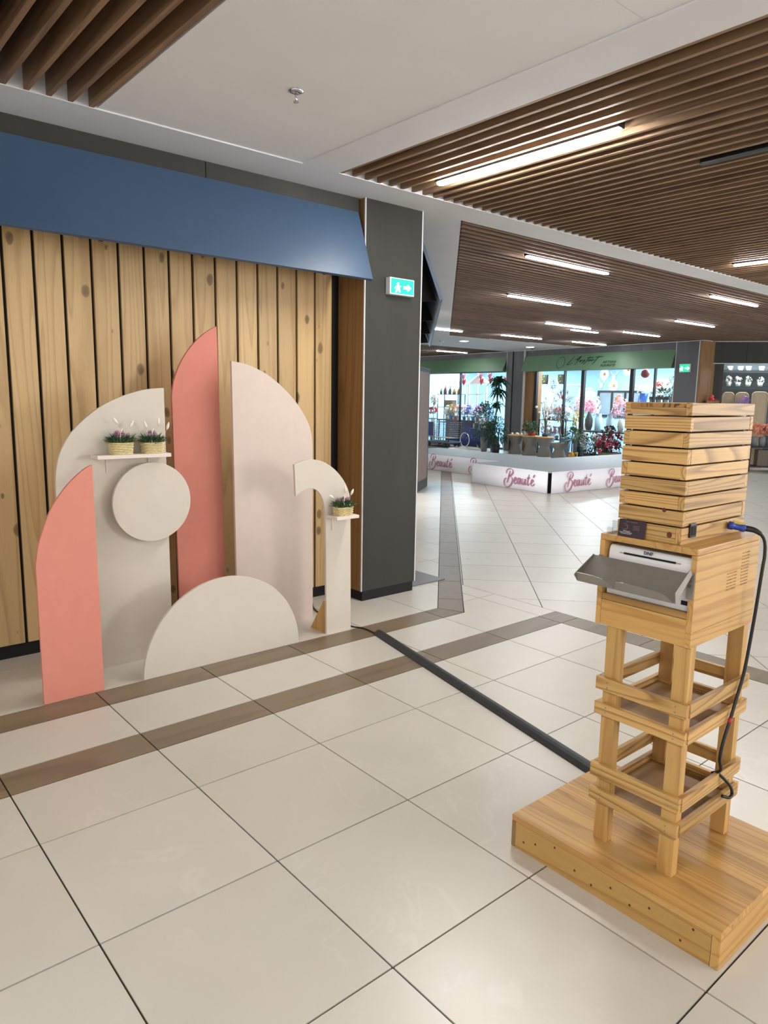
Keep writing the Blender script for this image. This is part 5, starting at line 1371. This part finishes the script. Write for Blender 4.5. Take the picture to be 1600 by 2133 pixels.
MB().box((-1.25, 0.16, 0.0), (1.25, 0.20, 0.76)).build('navy_drape', MT['navy'], tb)
fl = [('whitepetal', 'white'), ('yellowpetal', 'yellow'), ('peach', 'peach'), ('whitepetal', 'white'), ('pinkpetal', 'pink'), ('bluepetal', 'blue'), ('whitepetal', 'white'), ('lilac', 'lilac'), ('pinkpetal', 'pink'), ('bluepetal', 'blue')]
ordn = ['first', 'second', 'third', 'fourth', 'fifth', 'sixth', 'seventh', 'eighth', 'ninth', 'tenth']
for i, (m, w) in enumerate(fl):
    s = 8.95 - i * 0.225
    t = fthing('potted_flower', '%s flowers in a small pot, %s from the left on the dark table' % (w, ordn[i]), 'plant', s, -0.42, 0.832)
    pot(t, 0.05, 0.065, 0.12, MT[('whitepot', 'blueceramic', 'terra', 'whitepot', 'bluegrey')[i % 5]], 10); leaves(t, (0, 0, 0.19), (0.10, 0.09, 0.09), 40, 0.08, 0.015, MT['leaf'], 170 + i)
    blooms(t, (0, 0, 0.32), (0.15, 0.12, 0.19), 38, 0.055, MT[m], 180 + i)
t = fthing('flower_bouquet', 'large white flower over red blooms at the left edge of the window', 'bouquet', 9.55, -0.28, 0.012)
MB().lathe([(0.08, 0), (0.11, 0.3), (0.07, 0.7), (0.09, 0.85)], n=14).build('vase', MT['whitepot'], t, True); blooms(t, (0, 0, 1.08), (0.18, 0.12, 0.14), 24, 0.08, MT['heartred'], 191); blooms(t, (0.05, 0, 1.45), (0.08, 0.08, 0.16), 10, 0.16, MT['whitepetal'], 192, 'white_blossom')
MB().tube([(0, 0, 0.8), (0.03, 0, 1.4)], 0.01, 6).build('stem', MT['leaf'], t)
# wire cart on a flat trolley in front of the left window
t = fthing('trolley', 'flat blue-grey trolley with black castors in front of the left window', 'trolley', 7.85, 0.62)
MB().box((-0.62, -0.28, 0.13), (0.62, 0.28, 0.17)).build('deck', MT['bluegrey'], t, bevel=0.004)
for x in (-0.48, 0.34, 0.52):
    for y in (-0.22, 0.22): MB().prism([(x + 0.06 * math.cos(a), 0.06 + 0.06 * math.sin(a)) for a in [j * 0.524 for j in range(12)]], y - 0.02, y + 0.02, lambda a, b, c: (a, c, b)).build('castor', MT['cable'], t)
MB().tube([(-0.60, -0.25, 0.17), (-0.60, -0.25, 0.30), (-0.30, -0.25, 0.30), (-0.30, -0.25, 0.17)], 0.012, 6).build('handle', MT['bluegrey'], t)
t = fthing('wire_basket', 'grey wire shopping basket standing on the flat trolley', 'basket', 7.80, 0.62, 0.17)
mb = MB()
for i in range(13):
    x = -0.56 + i * 0.093
    for y in (-0.24, 0.24): mb.tube([(x * 0.86, y * 0.9, 0.12), (x, y, 0.62)], 0.005, 4)
for j in range(8):
    z = 0.12 + j * 0.07; kx = 0.86 + 0.14 * (z - 0.12) / 0.5
    mb.tube([(-0.56 * kx, -0.24 * kx, z), (0.56 * kx, -0.24 * kx, z), (0.56 * kx, 0.24 * kx, z), (-0.56 * kx, 0.24 * kx, z)], 0.005, 4, closed=True)
tag(mb.build('wire_mesh', MT['steel'], t), kind='stuff')
MB().box((-0.48, -0.21, 0.10), (0.48, 0.21, 0.12)).build('floor_sheet', MT['steel'], t)
for x in (-0.45, 0.45):
    for y in (-0.2, 0.2): MB().box((x - 0.012, y - 0.012, 0), (x + 0.012, y + 0.012, 0.10)).build('leg', MT['blackgloss'], t)
MB().tube([(-0.56, -0.24, 0.62), (-0.68, -0.2, 0.70), (-0.68, 0.2, 0.70), (-0.56, 0.24, 0.62)], 0.014, 6).build('handle', MT['navy'], t)
MB().box((-0.57, -0.246, 0.15), (-0.30, -0.238, 0.60)).build('blue_panel', MT['navy'], t)
t = fthing('bicycle_planter', 'navy decorative bicycle planter with thin wheels before the left window', 'planter', 6.75, 0.35)
for x in (-0.36, 0.40):
    MB().tube([(x + 0.22 * math.cos(a), 0, 0.24 + 0.22 * math.sin(a)) for a in [j * 0.2618 for j in range(24)]], 0.014, 6, closed=True).build('wheel', MT['whitepot' if x < 0 else 'cable'], t)
MB().tube([(-0.36, 0, 0.24), (-0.18, 0, 0.62), (0.24, 0, 0.60), (0.02, 0, 0.26), (-0.18, 0, 0.62)], 0.018, 6).build('frame', MT['navy'], t); MB().tube([(0.02, 0, 0.26), (0.40, 0, 0.24), (0.24, 0, 0.60)], 0.018, 6).build('frame', MT['navy'], t)
MB().box((0.05, -0.14, 0.42), (0.55, 0.14, 0.62)).build('crate', MT['navy'], t); leaves(t, (0.3, 0, 0.70), (0.28, 0.14, 0.12), 80, 0.10, 0.02, MT['leafdark'], 201); blooms(t, (0.3, 0, 0.72), (0.28, 0.14, 0.12), 16, 0.05, MT['whitepetal'], 202)

# ------------------------------------------------------------------ far right wing
for k, z in enumerate((1.94, 2.32)):
    t = ftw('wall_shelf', ('lower' if k == 0 else 'upper') + ' thin dark shelf of hanging white pots, far right shop', 'shelf', 1.6, -0.78, z)
    MB().box((-0.95, -0.10, 0), (0.95, 0.12, 0.015)).build('board', MT['blackgloss'], t)
    for x in (-0.9, 0.9): MB().box((x, 0.10, 0), (x + 0.02, 0.16, 0.02)).build('arm', MT['blackgloss'], t)
for row, (z, xs) in enumerate(((2.335, (0.86, 1.10, 1.28, 1.57, 1.85, 2.1)), (1.955, (0.86, 1.07, 1.30, 1.57, 1.85, 2.1)))):
    for i, s in enumerate(xs):
        t = ftw('hanging_pot', 'small white wall pot, %s from the left in the %s row' % (ordn[i], ('upper', 'lower')[row]), 'pot', s, -0.78, z, 'white wall pots in the far right shop')
        pot(t, 0.05, 0.068, 0.10, MT['whitepot'], 10)
        if row == 1: blooms(t, (0, 0, 0.15), (0.08, 0.07, 0.09), 14, 0.045, MT['whitepetal'], 210 + i); leaves(t, (0, 0, 0.12), (0.06, 0.06, 0.06), 16, 0.08, 0.014, MT['leaf'], 220 + i)
wt_ = [(0.80, 0.13, 1.80, 'low rounded wicker screen, leftmost'), (1.11, 0.14, 1.80, 'rounded wicker screen with pink glow, middle'), (1.50, 0.17, 1.82, 'tall rounded wicker screen, right')]
for s, hw, zt, lb in wt_:
    t = ftw('wicker_screen', lb + ' of three in the far right window', 'screen', s, -0.45, 0.012)
    pr_ = [(-hw, 0), (hw, 0)] + [(hw * (1 - 0.32 * (1 - math.cos(a))) if False else (hw - 0.09) + 0.09 * math.cos(a), zt - 0.10 + 0.09 * math.sin(a)) for a in [j * 0.2618 for j in range(7)]] + [(-(hw - 0.09) - 0.09 * math.sin(a), zt - 0.10 + 0.09 * math.cos(a)) for a in [j * 0.2618 for j in range(7)]]
    MB().prism(pr_, -0.01, 0.01, lambda a, b, c: (a, c, b)).build('weave', MT['rattan'], t)
    MB().tube([(a, -0.012, b) for a, b in pr_], 0.014, 6, closed=True).build('rim', MT['rattan'], t)
t = ftw('flower_bouquet', 'pink orchid spray before the middle wicker screen', 'bouquet', 1.10, -0.25, 0.012)
MB().lathe([(0.10, 0), (0.12, 0.5), (0.08, 1.0), (0.09, 1.3)], n=14).build('vase', MT['whitepot'], t, True); blooms(t, (0, 0, 1.52), (0.13, 0.10, 0.18), 34, 0.06, MT['lilac'], 231)
tb = ftw('display_table', 'black display table at the far right shop with grey vases', 'table', 1.55, 0.28)
MB().box((-0.42, -0.25, 0.54), (0.42, 0.25, 0.58)).build('table_top', MT['blackgloss'], tb)
for x in (-0.39, 0.39):
    for y in (-0.22, 0.22): MB().box((x - 0.02, y - 0.02, 0), (x + 0.02, y + 0.02, 0.54)).build('leg', MT['blackgloss'], tb)
MB().box((-0.40, -0.22, 0.10), (0.40, 0.22, 0.13)).build('lower_shelf', MT['blackgloss'], tb); MB().box((-0.20, -0.15, 0.13), (0.10, 0.15, 0.5)).build('crate', MT['bark'], tb)
for i, s in enumerate((1.28, 1.45, 1.62, 1.80)):
    t = ftw('flower_vase', 'grey vase of peach flowers, %s from the left on the black table' % ordn[i], 'vase', s, 0.28, 0.58, 'peach flower vases on the black table')
    MB().lathe([(0.06, 0), (0.075, 0.10), (0.07, 0.20), (0.065, 0.21)], n=12).build('vase', MT['greypot'], t, True); blooms(t, (0, 0, 0.36), (0.13, 0.12, 0.16), 40, 0.065, MT['peach'], 240 + i)
tb = ftw('wall_ledge', 'narrow oak plinth beside the far right window', 'plinth', 0.30, 0.25)
MB().box((-0.13, -0.12, 0), (0.13, 0.12, 1.58)).build('body', MT['oakpanel'], tb); MB().box((-0.14, -0.13, 1.58), (0.14, 0.13, 1.60)).build('cap', MT['oakpanel'], tb)
t = ftw('figurine', 'small red seated figurine ornament on the oak plinth', 'ornament', 0.28, 0.27, 1.60)
MB().ball((0, 0, 0.085), 0.055, 10, 8).build('head', MT['terra'], t, True); MB().lathe([(0.06, 0), (0.075, 0.02), (0.05, 0.05), (0.02, 0.06)], n=12).build('body', MT['heartred'], t, True); MB().tube([(0.03, 0, 0.04), (0.10, 0, 0.03), (0.15, 0, 0.012)], 0.012, 6).build('arm', MT['heartred'], t)
